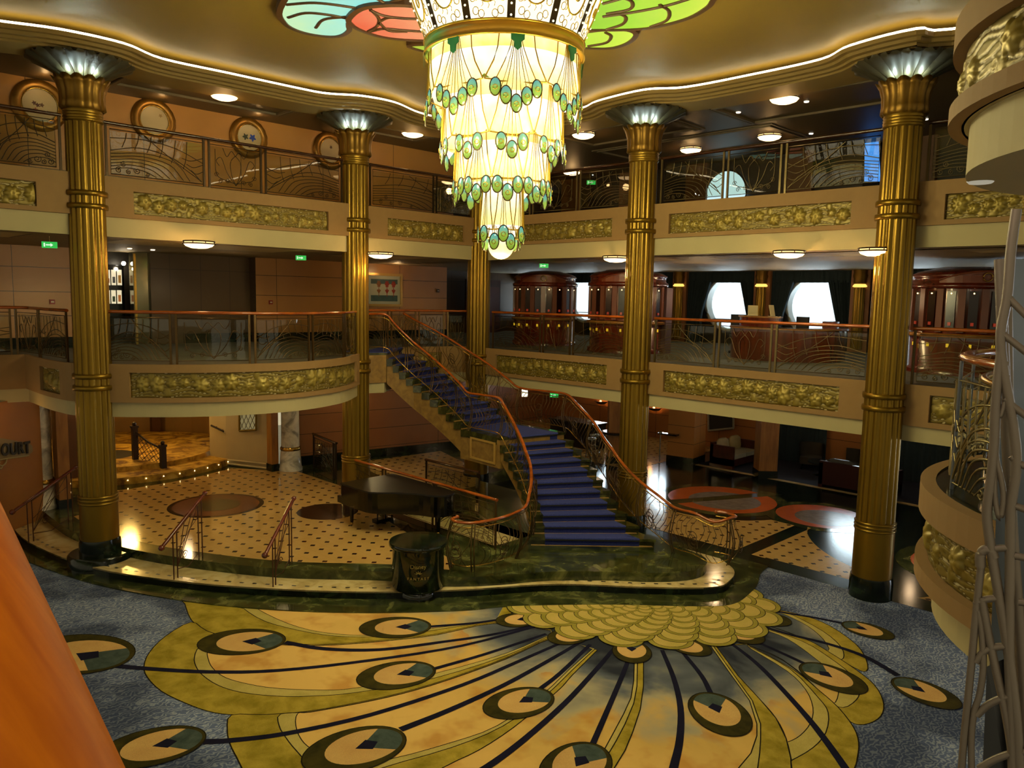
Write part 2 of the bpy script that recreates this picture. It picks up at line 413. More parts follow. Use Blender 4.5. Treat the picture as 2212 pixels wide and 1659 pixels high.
def panel_relief(path, D, s0, s1, z0, z1, name, label, seed, nx, nz, dep=.07, amp=1.0, mat=None, sp=1.0):
    rnd = random.Random(seed); L = s1-s0; H = z1-z0
    doms = []; u = .22*H
    while u < L-.15*H:
        r = H*rnd.uniform(.17, .30); doms.append((u+r, H*rnd.uniform(.36, .62), r, rnd.choice((5, 6, 7, 8)), rnd.uniform(0, 6), rnd.uniform(.75, 1.2))); u += r*rnd.uniform(1.9, 3.0)*sp
        if rnd.random() < .6: doms.append((u+.02, H*rnd.choice((.14, .2, .8, .86)), H*.12, 0, 0, .7))
    spir = [(rnd.uniform(0, L), H*rnd.uniform(.15, .85), H*rnd.uniform(.09, .15)) for _ in range(int(L/H*1.1)+1)]
    ph = [rnd.uniform(0, 6) for _ in range(12)]
    rows = []; HV = []
    for j in range(nz+1):
        v = H*j/nz; row = []
        for i in range(nx+1):
            u = L*i/nx; h = .010
            k = v/H*7.5+.42*sin(u/H*4.2+ph[int(v/H*7.49)])
            w = k-math.floor(k)-.5; h -= .020*max(0, 1-abs(w)*6)
            for sx, sy, sr in spir:
                d = hypot(u-sx, v-sy)
                if d < sr: h = .012+.010*sin(d/sr*9+atan2(v-sy, u-sx))
            for dx, dy, r, n, a, ss in doms:
                X, Y = u-dx, (v-dy)*ss; d = hypot(X, Y); rr = r*(1+(.11*cos(n*atan2(Y, X)+a) if n else 0))
                if d < rr:
                    t = d/rr; e = sqrt(max(0, 1-t*t)); hh = .014+.052*e*(r/(.3*H))*(.55 if n == 0 else 1)
                    if n and t < .38: hh -= .014*cos(t/.38*pi)+.004
                    if n: hh -= .010*max(0, -cos(n*atan2(Y, X)+a))*t
                    h = max(h, hh)
            e = min(u, L-u, v, H-v); h *= min(1, e/.03+.1)
            HV.append(max(0, min(1, (h+.012)/.075))); (p, nn) = at(path, D, s0+u); q = min(h*amp, dep+.02)-dep
            row.append((p[0]+nn[0]*q, p[1]+nn[1]*q, z0+v))
        rows.append(row)
    m = MB(); m.grid(rows, 0, True)
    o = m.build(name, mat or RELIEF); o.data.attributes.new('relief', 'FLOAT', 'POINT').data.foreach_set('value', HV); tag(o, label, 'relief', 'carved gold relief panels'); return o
zr2, zr3 = (3.57, 4.09), (7.34, 7.80)
m = MB()
# upper fascias
pl = [(0, -16), (0, 0)]; holesL3 = [(3.0, 4.42, *zr3), (6.2, 10.82, *zr3), (12.62, 15.32, *zr3)]
D3l = fascia(m, pl, 7.25, Z3+.02, holesL3)
pr3 = [(0, 0), (20, 0)]; holesR3 = [(1.25, 4.84, *zr3), (6.53, 10.8, *zr3), (12.5, 16.6, *zr3)]
D3r = fascia(m, pr3, 7.25, Z3+.02, holesR3)
struct('trim_1', m, FASCIA)
m = MB(); D2r = fascia(m, pr3, 3.47, Z2+.02, [(.67, 4.82, *zr2), (6.55, 10.8, *zr2), (12.5, 16.6, *zr2)])
D2c = fascia(m, L2MID[2:], 3.47, Z2+.02, [(.5, 1.25, *zr2)])
DB = pathlen(L2L)
def s_of(px, py, z=3.85):
    best = min(range(400), key=lambda i: abs(pxof(*at(L2L, DB, DB[-1]*i/400)[0], z)[0]-px)+(1000 if DB[-1]*i/400 < 3.5 else 0)); return DB[-1]*best/400
def pxof(x, y, z):
    d = Vector((x-CAM[0], y-CAM[1], z-ZC)); f = d.dot(_F); return 1106+F_PX*d.dot(_CX)/f, 829.5-F_PX*d.dot(_CY)/f
hb = [(s_of(86, 0), s_of(128, 0), *zr2), (s_of(279, 0), DB[-1]-.25, *zr2)]
fascia(m, L2L, 3.47, Z2+.02, hb, step=.2)
struct('trim_2', m, FASCIA)
rl = panel_relief
rl(pl, D3l, 3.0, 4.42, *zr3, 'relief_panel', 'short gold relief panel on upper balcony left of the leftmost column', 1, 80, 26)
rl(pl, D3l, 6.2, 10.82, *zr3, 'relief_panel', 'long gold relief panel on upper balcony between the two left columns', 2, 260, 30)
rl(pl, D3l, 12.62, 15.32, *zr3, 'relief_panel', 'gold relief panel on upper balcony just left of the chandelier tip', 3, 150, 26)
rl(pr3, D3r, 1.25, 4.84, *zr3, 'relief_panel', 'gold relief panel on upper balcony just right of the chandelier tip', 4, 170, 26)
rl(pr3, D3r, 6.53, 10.8, *zr3, 'relief_panel', 'long gold relief panel on upper balcony between the two right columns', 5, 240, 30)
rl(pr3, D3r, 12.5, 16.6, *zr3, 'relief_panel', 'gold relief panel on upper balcony right of the rightmost column', 6, 220, 30)
rl(pr3, D2r, .67, 4.82, *zr2, 'relief_panel', 'gold relief panel on middle balcony behind the upper stair handrail', 7, 220, 30)
rl(pr3, D2r, 6.55, 10.8, *zr2, 'relief_panel', 'long gold relief panel on middle balcony between the two right columns', 8, 240, 30)
rl(pr3, D2r, 12.5, 14.0, *zr2, 'relief_panel', 'gold relief panel on middle balcony half hidden by the round landing', 9, 40, 18)
rl(L2MID[2:], D2c, .5, 1.25, *zr2, 'relief_panel', 'small gold relief panel behind the top steps of the staircase', 10, 30, 18)
rl(L2L, DB, hb[0][0], hb[0][1], *zr2, 'relief_panel', 'small square gold relief panel on the curved balcony left of the column', 11, 30, 24)
rl(L2L, DB, hb[1][0], hb[1][1], *zr2, 'relief_panel', 'long curved gold relief panel on the bowed middle balcony', 12, 300, 30)
# ---------------------------------------------------------------- ceiling, cove
COVE = spline([(.5, -16), (.44, -13.2), (.5, -12.3), (.87, -11.3), (.9, -10.2), (.45, -9.3), (.48, -7.9), (.52, -6.2), (.62, -5.55), (1.05, -4.9), (1.15, -4.0), (.75, -2.9), (.75, -1.7), (1.2, -.95), (2.2, -.62), (3.4, -.6), (4.3, -.62), (5.0, -.9), (6.4, -1.0), (7.22, -.58), (8.74, -.52), (10.26, -.6), (11.0, -1.05), (12.2, -1.2), (13.2, -.7), (20, -.6)], 5)
m = MB(); flat(m, [(-2.5, -20), (24, -20), (24, 4), (-2.5, 4)], 10.62, 0); struct('ceiling', m, CEIL)
m = MB(); rows = []
for off, z in ((1.2, 10.22), (.32, 10.22), (.32, 10.26), (.22, 10.26), (.22, 10.31), (.10, 10.31), (.10, 10.37), (0, 10.37), (0, 10.45), (.12, 10.45)):
    rows.append([(p[0], p[1], z) for p in inset(COVE, off)])
m.grid(rows, 0, False); 
struct('trim_3', m, plain('cove_plaster', '826a34', .6))
m = MB(); m.tube([(p[0], p[1], 10.462) for p in inset(COVE, .045)], .042, 6); o = m.build('cove_light_strip', glow('cove_glow', 'ffe8b8', 9)); tag(o, 'continuous glowing light strip along the scalloped edge of the gold ceiling', 'cove light')
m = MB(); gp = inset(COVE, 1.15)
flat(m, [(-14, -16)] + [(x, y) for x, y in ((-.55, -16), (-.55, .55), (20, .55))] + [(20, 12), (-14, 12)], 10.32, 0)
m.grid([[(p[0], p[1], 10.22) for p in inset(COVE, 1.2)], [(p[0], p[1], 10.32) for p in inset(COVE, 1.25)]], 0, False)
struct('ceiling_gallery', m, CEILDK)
# coffer mouldings on the gallery ceiling
m = MB()
for (x0, x1, y0, y1) in ((-1.7, -.75, -9.6, -5.6), (-1.6, -.75, -3.6, -1.3), (7.0, 10.9, .85, 2.9), (2.0, 5.6, .85, 2.6), (1.5, 7.2, 3.4, 5.6)):
    for d, w, z in ((0, .09, .05), (-.12, .06, .03)):
        a, b, c_, e = x0+d, x1-d, y0+d, y1-d
        m.box(a, b, c_, c_+w, 10.32-z, 10.32); m.box(a, b, e-w, e, 10.32-z, 10.32); m.box(a, a+w, c_+w, e-w, 10.32-z, 10.32); m.box(b-w, b, c_+w, e-w, 10.32-z, 10.32)
struct('trim_4', m, plain('coffer_trim', '6a5c42', .6))
# ---------------------------------------------------------------- walls
def wallq(m, pts, z0, z1, mi=0):
    for a, b in zip(pts, pts[1:]): m.face([(a[0], a[1], z0), (b[0], b[1], z0), (b[0], b[1], z1), (a[0], a[1], z1)], mi)
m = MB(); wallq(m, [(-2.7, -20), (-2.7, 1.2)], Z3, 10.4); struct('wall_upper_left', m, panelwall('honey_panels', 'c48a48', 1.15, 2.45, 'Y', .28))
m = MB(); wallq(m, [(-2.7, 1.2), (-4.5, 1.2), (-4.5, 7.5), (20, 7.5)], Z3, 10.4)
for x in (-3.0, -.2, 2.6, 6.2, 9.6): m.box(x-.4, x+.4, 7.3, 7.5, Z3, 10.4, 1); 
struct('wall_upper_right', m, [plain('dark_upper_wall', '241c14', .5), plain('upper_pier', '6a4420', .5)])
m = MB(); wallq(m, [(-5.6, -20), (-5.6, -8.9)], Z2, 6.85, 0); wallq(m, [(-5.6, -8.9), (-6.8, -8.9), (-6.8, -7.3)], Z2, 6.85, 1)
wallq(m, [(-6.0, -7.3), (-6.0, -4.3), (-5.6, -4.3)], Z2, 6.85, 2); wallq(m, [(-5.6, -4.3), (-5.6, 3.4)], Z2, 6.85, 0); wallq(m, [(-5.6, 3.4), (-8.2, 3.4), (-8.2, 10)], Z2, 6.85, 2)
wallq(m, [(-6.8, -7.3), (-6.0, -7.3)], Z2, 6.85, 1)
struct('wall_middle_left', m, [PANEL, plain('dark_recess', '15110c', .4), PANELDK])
m = MB(); m.box(-5.6, -5.52, -20, -8.9, Z2, Z2+.28); m.box(-6.0, -5.92, -6.4, -4.3, Z2, Z2+.28); m.box(-5.6, -5.52, -4.3, 3.4, Z2, Z2+.28); struct('baseboard_middle_left', m, GREENDK)
m = MB(); wallq(m, [(-4.62, -3.45), (-3.5, 2.4), (-8, 3.4), (-8, 11.5)], ZP-.4, 3.2, 0); struct('wall_lower_left', m, panelwall('rose_panels', '94603a', .62, 2.9, 'Y'))
m = MB(); m.grid([[(-4.58, -3.45, ZP), (-3.46, 2.4, ZP)], [(-4.58, -3.45, ZP+.3), (-3.46, 2.4, ZP+.3)]], 0, False); struct('baseboard_lower_left', m, GREENDK)
m = MB(); wallq(m, [(-2.0, -13.26), (-4.05, -10.72), (-4.6, -10.72)], -.1, 3.2, 0); struct('wall_sign', m, plain('sign_wall_plaster', 'a06a34', .6, 0, .15, 2))
# ================================================================ reeded gold columns
def reed(n, d): return lambda a, z: 1+d*(abs(cos(a*n/2))-.6)
def column(name, label, x, y, zb, drum=False, light=True):
    t = thing(name, label, 'column', (x, y, zb), 'tall gold columns around the atrium'); o = (x, y, 0)
    m = MB(); m.lathe([(.40, zb), (.40, zb+.34), (.385, zb+.44)], o, 40)
    if drum: m.lathe([(.62, zb-.17), (.62, zb+.10), (.58, zb+.14)], o, 40)
    m.build('plinth', GREENDK, t)
    m = MB(); m.lathe([(.37, zb+.44), (.365, 1.55)], o, 40); 
    for z in (1.38, 1.45, 1.52): m.lathe([(.37, z-.025), (.385, z-.01), (.385, z+.01), (.37, z+.025)], o, 40, caps=False)
    m.build('drum', GOLD, t)
    m = MB(); m.lathe([(.345, 1.5), (.335, 5.2), (.325, 9.05)], o, 192, rf=reed(16, .09)); m.build('shaft', GOLD, t)
    for z in (3.78, 4.02, 7.41, 7.66):
        m = MB(); m.lathe([(.33, z-.05), (.385, z-.05), (.395, z), (.385, z+.05), (.33, z+.05)], o, 40, caps=False); m.build('ring', GOLD, t)
    m = MB(); pf = [(.335, 9.03)]
    for k in range(4): pf += [(.35, 9.05+k*.055), (.365, 9.075+k*.055), (.35, 9.10+k*.055)]
    pf += [(.36, 9.28)]; m.lathe(pf, o, 40); m.build('neck', GOLD, t)
    m = MB(); n = 14; seg = n*10; rows = []
    for r, z, d in ((.37, 9.26, .02), (.415, 9.30, .05), (.40, 9.42, .06), (.405, 9.6, .06), (.45, 9.76, .07), (.52, 9.88, .08)):
        rows.append([(x+r*(1+d*(abs(cos(a*n/2))-.6))*cos(a), y+r*(1+d*(abs(cos(a*n/2))-.6))*sin(a), z+(.05*(abs(cos(a*n/2))-1) if z > 9.8 else 0)) for a in (2*pi*i/seg for i in range(seg))])
    rows.append([(x+.46*cos(2*pi*i/seg), y+.46*sin(2*pi*i/seg), 9.80) for i in range(seg)])
    rows.append([(x+.30*cos(2*pi*i/seg), y+.30*sin(2*pi*i/seg), 9.78) for i in range(seg)])
    m.grid(rows, 0, True, True); m.build('capital', GOLDCAP, t)
    rp = plain('rosette_plaster', '35311f', .5); m = MB(); m.lathe([(.93, 10.195), (.9, 10.22)], o, 40); m.lathe([(.34, 9.87), (.2, 9.9), (.2, 10.2)], o, 20, caps=False); ro = m.build('rosette', plain('rosette_dark', '3a3220', .6), t)
    for k in range(16):
        a0 = 2*pi*k/16; m = MB(); rows = []
        for f, z, w in ((0, 9.87, .062), (.3, 9.97, .10), (.6, 10.06, .15), (.85, 10.13, .178), (.95, 10.155, .15), (1.0, 10.165, .06)):
            R = .34+.62*f; rows.append([(x+R*cos(a0)-q*w*sin(a0), y+R*sin(a0)+q*w*cos(a0), z+.045*q*q*(f+.2)) for q in (-1, -.6, -.2, .2, .6, 1)])
        m.grid(rows, 0, True, False, True); m.build('petal', rp, ro)
    if light:
        for k in range(3):
            a = atan2(CAM[1]-y, CAM[0]-x)+(k-1)*.55
            lamp('capital_lamp', (x+.47*cos(a), y+.47*sin(a), 9.86), 10, 'd8f0e8', .03)
    return t
COLS = [('leftmost gold column with dark stepped marble base on the curved step', -.08, -10.68, .17, True),
        ('gold column rising behind the grand piano', -.16, -4.29, .36, False),
        ('gold column behind the chandelier tip in the far corner', -.1, .0, -.01, False),
        ('gold column right of the grand staircase', 5.79, -.07, -.01, False),
        ('rightmost tall gold column standing at the edge of the blue carpet', 11.73, -.14, -.01, False)]
for L, x, y, z, d in COLS: column('gold_column', L, x, y, z, d)

# ================================================================ carpet
def G(p): return [on_z(a, b) for a, b in p]
LAYER = [0]
CB = MB()
def fill(pts, mi, sp=0, dz=None):
    P = pts if not sp else spline(pts, sp, True)
    if area(P) < 0: P = P[::-1]
    LAYER[0] += 1; z = .001+LAYER[0]*.00011 if dz is None else dz
    CB.face([(p[0], p[1], z) for p in P], mi); return P
def stroke(pts, w, mi, sp=4, w1=None, closed=False):
    P = spline(pts, sp, closed) if sp else list(pts)
    if closed: P.append(P[0])
    LAYER[0] += 1; z = .001+LAYER[0]*.00011; A, B = [], []
    for i, p in enumerate(P):
        a, b = P[max(i-1, 0)], P[min(i+1, len(P)-1)]; dx, dy = b[0]-a[0], b[1]-a[1]; L = hypot(dx, dy) or 1
        ww = (w+((w1 if w1 is not None else w)-w)*i/(len(P)-1))/2
        A.append((p[0]-dy/L*ww, p[1]+dx/L*ww, z)); B.append((p[0]+dy/L*ww, p[1]-dx/L*ww, z))
    for i in range(len(P)-1): CB.face([B[i], B[i+1], A[i+1], A[i]], mi)
BASE, INNER, OLIVE, BAND, LINE, NAVY, PEACH, TEAL, DKOL, SCO, SCI = range(11)
CPOLY = [(-6, -12.2), (-2.8, -11.7), (.9, -10.9), (3, -10), (4.6, -8.9), (6.6, -6.3), (8.3, -4.3), (9.9, -2.4), (9.5, -.12), (19, -.12), (19, -17), (-6, -17)]
fill(CPOLY, BASE, dz=.0005)
fill(G([(700, 1376), (560, 1560), (540, 1700), (520, 1950), (1760, 1950), (1730, 1659), (1720, 1500), (1760, 1420), (1700, 1322), (1600, 1300), (1390, 1295), (1000, 1308), (560, 1312)]), INNER)
petals = []
def petal(outer, bo, bi, sp=3):
    """outer: closed olive outline; bo / bi: outer and inner edge of the light band; the rest is the shaded inside"""
    P = fill(spline(G(outer), sp), OLIVE); 
    if bo: A = spline(G(bo), sp); fill(A, BAND); 
    if bi: B = spline(G(bi), sp); fill(B, INNER)
    stroke(spline(G(outer), sp), .018, LINE, 0)
    if bo: stroke(A, .016, LINE, 0)
    if bi: stroke(B, .014, LINE, 0)
petal([(1090, 1300), (500, 1290), (392, 1290), (399, 1304), (413, 1339), (447, 1363), (530, 1385), (617, 1391), (721, 1391), (845, 1381), (945, 1369), (1072, 1344), (1110, 1320)],
      [(1090, 1305), (520, 1300), (527, 1315), (572, 1342), (646, 1362), (721, 1374), (796, 1376), (870, 1371), (960, 1358), (1072, 1341)],
      [(1090, 1305), (550, 1303), (557, 1316), (622, 1347), (696, 1366), (796, 1373), (870, 1367), (960, 1354), (1072, 1338)])
petal([(1190, 1360), (1072, 1344), (945, 1369), (845, 1381), (721, 1391), (617, 1391), (520, 1384), (447, 1363), (413, 1344), (358, 1374), (323, 1409), (311, 1439), (318, 1463), (348, 1493), (398, 1518), (447, 1536), (497, 1544), (572, 1544), (671, 1536), (771, 1518), (870, 1496), (970, 1466), (1094, 1421), (1195, 1376)],
      [(1190, 1362), (1072, 1346), (945, 1371), (845, 1383), (721, 1393), (617, 1393), (480, 1378), (433, 1396), (420, 1419), (423, 1439), (438, 1459), (472, 1481), (522, 1496), (597, 1504), (671, 1504), (771, 1496), (935, 1466), (1094, 1416), (1190, 1372)],
      [(1190, 1363), (1072, 1347), (945, 1372), (845, 1384), (721, 1394), (617, 1394), (500, 1384), (452, 1405), (450, 1424), (460, 1444), (487, 1464), (537, 1478), (597, 1487), (696, 1491), (771, 1486), (935, 1456), (1094, 1411), (1190, 1370)])
petal([(1250, 1392), (1195, 1376), (1094, 1421), (970, 1466), (870, 1496), (771, 1518), (671, 1536), (572, 1544), (500, 1545), (491, 1578), (497, 1608), (512, 1638), (535, 1680), (600, 1760), (760, 1770), (956, 1659), (1034, 1621), (1109, 1572), (1187, 1508), (1216, 1482), (1236, 1459), (1290, 1405)],
      [(1250, 1392), (1195, 1378), (1094, 1423), (970, 1468), (870, 1498), (771, 1520), (671, 1538), (606, 1543), (603, 1568), (617, 1593), (641, 1623), (690, 1670), (760, 1690), (826, 1659), (976, 1615), (1086, 1569), (1176, 1505), (1236, 1448), (1285, 1402)],
      [(1250, 1392), (1195, 1379), (1094, 1424), (970, 1469), (870, 1499), (771, 1521), (671, 1539), (643, 1542), (639, 1568), (651, 1598), (676, 1620), (740, 1652), (843, 1640), (976, 1604), (1074, 1568), (1170, 1502), (1230, 1446), (1280, 1402)])
petal([(1600, 1310), (1679, 1318), (1740, 1331), (1794, 1353), (1849, 1392), (1871, 1425), (1872, 1450), (1840, 1440), (1740, 1381), (1640, 1345)],
      [(1610, 1312), (1679, 1320), (1712, 1329), (1778, 1364), (1816, 1397), (1822, 1422), (1800, 1420), (1740, 1381), (1640, 1345)],
      [(1610, 1314), (1672, 1322), (1700, 1330), (1745, 1353), (1778, 1381), (1789, 1406), (1740, 1381), (1640, 1345)])
petal([(1600, 1340), (1652, 1356), (1740, 1381), (1794, 1411), (1849, 1447), (1888, 1479), (1907, 1512), (1907, 1540), (1888, 1559), (1855, 1566), (1825, 1550), (1767, 1490), (1690, 1425), (1620, 1395)],
      [(1600, 1342), (1652, 1358), (1734, 1386), (1789, 1419), (1838, 1457), (1856, 1490), (1850, 1512), (1822, 1529), (1790, 1515), (1740, 1465), (1680, 1420), (1620, 1395)],
      [(1600, 1344), (1648, 1360), (1700, 1380), (1756, 1419), (1805, 1463), (1811, 1499), (1797, 1520), (1760, 1483), (1700, 1432), (1620, 1395)])
petal([(1540, 1400), (1610, 1390), (1622, 1397), (1712, 1446), (1767, 1490), (1811, 1529), (1844, 1572), (1855, 1605), (1852, 1638), (1844, 1665), (1800, 1760), (1730, 1780), (1715, 1700), (1709, 1650), (1698, 1596), (1676, 1552), (1641, 1511), (1590, 1457)],
      [(1545, 1400), (1610, 1392), (1622, 1399), (1707, 1446), (1767, 1507), (1789, 1540), (1784, 1583), (1756, 1616), (1712, 1642), (1709, 1640), (1698, 1596), (1676, 1552), (1641, 1511), (1590, 1457)],
      [(1545, 1400), (1608, 1393), (1622, 1402), (1700, 1450), (1740, 1490), (1756, 1529), (1751, 1562), (1729, 1589), (1703, 1603), (1698, 1596), (1676, 1552), (1641, 1511), (1590, 1457)])
def strip(a, b, c):
    fill(G(a)+G(b)[::-1], BAND); fill(G(b)+G(c)[::-1], OLIVE)
    for q in (a, b, c): stroke(G(q), .016, LINE, 0)
strip([(1370, 1420), (1370, 1435), (1369, 1470), (1363, 1508), (1347, 1543), (1325, 1584), (1306, 1619), (1285, 1665)], [(1377, 1420), (1377, 1435), (1376, 1483), (1369, 1520), (1350, 1565), (1330, 1603), (1315, 1628), (1296, 1670)], [(1390, 1420), (1390, 1430), (1390, 1483), (1383, 1533), (1366, 1584), (1350, 1622), (1328, 1658), (1300, 1700)])
strip([(1530, 1390), (1537, 1399), (1578, 1457), (1619, 1514), (1635, 1565), (1635, 1590), (1622, 1628), (1597, 1658), (1560, 1700)], [(1536, 1390), (1543, 1399), (1584, 1457), (1625, 1514), (1643, 1565), (1643, 1597), (1641, 1628), (1637, 1658), (1625, 1720)], [(1542, 1390), (1549, 1399), (1594, 1460), (1641, 1511), (1676, 1552), (1698, 1596), (1708, 1638), (1709, 1658), (1712, 1720)])
STEMS = [[(616, 1388), (700, 1402), (820, 1404), (950, 1388), (1060, 1372), (1160, 1350)], [(250, 1439), (320, 1445), (450, 1452), (600, 1449), (800, 1427), (1000, 1395), (1170, 1350)],
    [(939, 1445), (1050, 1413), (1180, 1370)], [(930, 1354), (1020, 1347), (1085, 1338)], [(440, 1603), (500, 1600), (620, 1585), (800, 1545), (1000, 1480), (1130, 1425), (1215, 1388)],
    [(865, 1577), (970, 1535), (1090, 1480), (1190, 1425), (1250, 1390)], [(1165, 1490), (1210, 1455), (1275, 1393)], [(975, 1700), (1050, 1659), (1130, 1600), (1220, 1520), (1285, 1450), (1328, 1400)],
    [(1280, 1609), (1310, 1540), (1340, 1470), (1360, 1420)], [(1445, 1710), (1455, 1659), (1468, 1600), (1470, 1530), (1455, 1465), (1430, 1405)], [(1535, 1498), (1515, 1460), (1475, 1410)],
    [(1850, 1700), (1825, 1659), (1760, 1570), (1690, 1490), (1630, 1430), (1565, 1380)], [(1737, 1434), (1690, 1412), (1630, 1385)], [(1940, 1460), (1870, 1420), (1790, 1392), (1700, 1370), (1635, 1350)], [(1820, 1347), (1760, 1335), (1680, 1322)]]
for i, s in enumerate(STEMS): stroke(G(s), .12 if len(s) > 4 else .085, NAVY, 4, .07)
def ell(c, u, L, W, n=36, a0=0, a1=360): return [(c[0]+u[0]*L*cos(t)-u[1]*W*sin(t), c[1]+u[1]*L*cos(t)+u[0]*W*sin(t)) for t in (radians(a0+(a1-a0)*i/n) for i in range(n+1))]
def eye(far, near, ratio=.70, big=True):
    A, B = on_z(*far), on_z(*near); L = hypot(A[0]-B[0], A[1]-B[1]); u = ((A[0]-B[0])/L, (A[1]-B[1])/L); c = ((A[0]+B[0])/2, (A[1]+B[1])/2); W = L*ratio
    def pt(f, s=0): return (B[0]+u[0]*L*f-u[1]*W*s, B[1]+u[1]*L*f+u[0]*W*s)
    o = ell(c, u, L/2, W/2)[:-1]; fill(o, DKOL); stroke(o, .016, LINE, 0, closed=True)
    ci = pt(.41); fill(ell(ci, u, L*.375, W*.375)[:-1], PEACH)
    cap = ell(ci, u, L*.375, W*.375, 20, 128, 232)
    fill(cap+[pt(.33, -.13), pt(.45, 0), pt(.33, .13)][::1], TEAL)
    fill([pt(.50, 0), pt(.36, .13), pt(.27, 0), pt(.36, -.13)], NAVY)
for a, b in (((428, 1388), (616, 1385)), ((776, 1358), (931, 1353)), ((771, 1474), (939, 1444)), ((1050, 1543), (1188, 1496)), ((654, 1655), (872, 1586)), ((1195, 1712), (1288, 1609)), ((1590, 1592), (1522, 1497)),
             ((1867, 1499), (1735, 1434)), ((2072, 1532), (1932, 1466)), ((1931, 1380), (1820, 1346)), ((60, 1395), (273, 1432)), ((205, 1640), (445, 1590))): eye(a, b)
FC = (8.90, -3.88)
for a, b in (((1072, 1345), (1160, 1336)), ((1188, 1387), (1265, 1366)), ((1368, 1434), (1362, 1386)), ((1534, 1415), (1450, 1385)), ((1645, 1391), (1560, 1353)), ((1710, 1347), (1612, 1330))): eye(a, b, .78)
R, row = 1.98, 0
for R, r, n in ((1.98, .36, 17), (1.70, .34, 16), (1.44, .30, 15), (1.20, .27, 14), (.98, .24, 13), (.78, .21, 12), (.60, .18, 11), (.44, .15, 10), (.30, .12, 8), (.16, .10, 6), (0, .1, 1)):
    for k in range(n):
        a = 2*pi*(k+.5*(row % 2))/n; p_, q_ = R*1.15*cos(a), R*.83*sin(a); c = (FC[0]+(p_-q_)*.7071, FC[1]+(p_+q_)*.7071)
        a2 = atan2(c[1]-FC[1], c[0]-FC[0]); u = (cos(a2), sin(a2)); LAYER[0] += .12
        zz = .001+LAYER[0]*.00011+row*.0001
        for f, w, mi in ((1.0, 1.0, LINE), (.965, .965, SCO), (.76, .76, LINE), (.735, .735, SCI)):
            zz += .00003; pp = ell((c[0]-u[0]*r*.1*(1-f), c[1]-u[1]*r*.1*(1-f)), u, r*f, r*1.12*w, 24)[:-1]; CB.face([(p[0], p[1], zz) for p in pp], mi)
    row += 1
def carpetmat(name, c1, c2, sc=2.5, fine=0):
    t = NT(name); p = t.coords(); f = t.noise(sc, 4, p, .3, .6); c = t.ramp(f, [(.32, c1), (.66, c2)])
    g = t.noise(120, 2, p); c = t.mix(t.math('MULTIPLY', g, .5), c, (.01, .01, .01))
    return t.bsdf(c, .95, spec=.1)
t = NT('carpet_field'); p = t.coords()
wv = t.add('ShaderNodeTexVoronoi', i_Scale=5.5); wv.feature = 'SMOOTH_F1'; n1 = t.add('ShaderNodeTexNoise', i_Scale=3.0, i_Detail=2); t.link(p, n1.inputs[0])
wa = t.add('ShaderNodeTexWave', i_Scale=4.2, i_Distortion=16.0, i_Detail=2.5); wa.inputs['Detail Scale'].default_value = 1.6; t.link(p, wa.inputs['Vector'])
sw = t.ramp(wa.outputs['Fac'], [(.3, '606e94'), (.62, '7684a8'), (.95, '9aa4ba')])
dk = t.ramp(t.noise(.75, 3, p), [(.42, (.22, .24, .30)), (.56, (1, 1, 1))])
CFIELD = t.bsdf(t.mix(.8, sw, dk, 'MULTIPLY'), .95, spec=.1)
t = NT('carpet_feather_inside'); p = t.coords()
vm = t.add('ShaderNodeVectorMath'); vm.operation = 'DISTANCE'; t.link(p, vm.inputs[0]); vm.inputs[1].default_value = (FC[0], FC[1], 0)
f = t.noise(.9, 4, p, .4); dd = t.math('ADD', t.math('MULTIPLY', vm.outputs['Value'], .125), t.math('MULTIPLY', t.math('SUBTRACT', f, .5), .55))
c = t.ramp(dd, [(.24, '2a2e3a'), (.36, '5c626c'), (.47, 'a49a80'), (.55, 'c8a45c'), (.72, 'dcb468')])
c = t.mix(t.math('MULTIPLY', t.math('GREATER_THAN', dd, .5), t.ramp(t.noise(1.6, 3, p), [(.5, (0, 0, 0)), (.65, (.55, .55, .55))])), c, 'b07228')
CINNER = t.bsdf(c, .95, spec=.1)
carpet = CB.build('peacock_carpet', [CFIELD, CINNER, carpetmat('carpet_olive', '94821e', 'cab044'), carpetmat('carpet_band', 'c0ae5c', 'd4c070'), carpetmat('carpet_line', '17130c', '221c10'),
    carpetmat('carpet_navy', '0e0e28', '181836'), carpetmat('carpet_peach', 'dcae6c', 'e8be78'), carpetmat('carpet_teal', '3c4c4a', '566460', 5), carpetmat('carpet_dark_olive', '2c280a', '4a4214', 4), carpetmat('carpet_scale_rim', '968c34', 'b0a248'), carpetmat('carpet_scale', 'c8b45c', 'd8ba6c')])
tag(carpet, 'blue grey carpet with giant gold peacock feather fan across the atrium floor', 'carpet')
m = MB(); A = RING; Bq = [(-4.6, -10.9)]+TREAD[2:]
m.prism(RING+[(8.6, -.1)]+[p for p in inset(TREAD, .25)][::-1], -.005, .022, 0); struct('floor_marble_border', m, GREEN)
m = MB(); flat(m, [(9.4, -.14), (19, -.14), (19, .45), (9.2, .45)], .004, 0); struct('floor_dark_border', m, GREENDK)
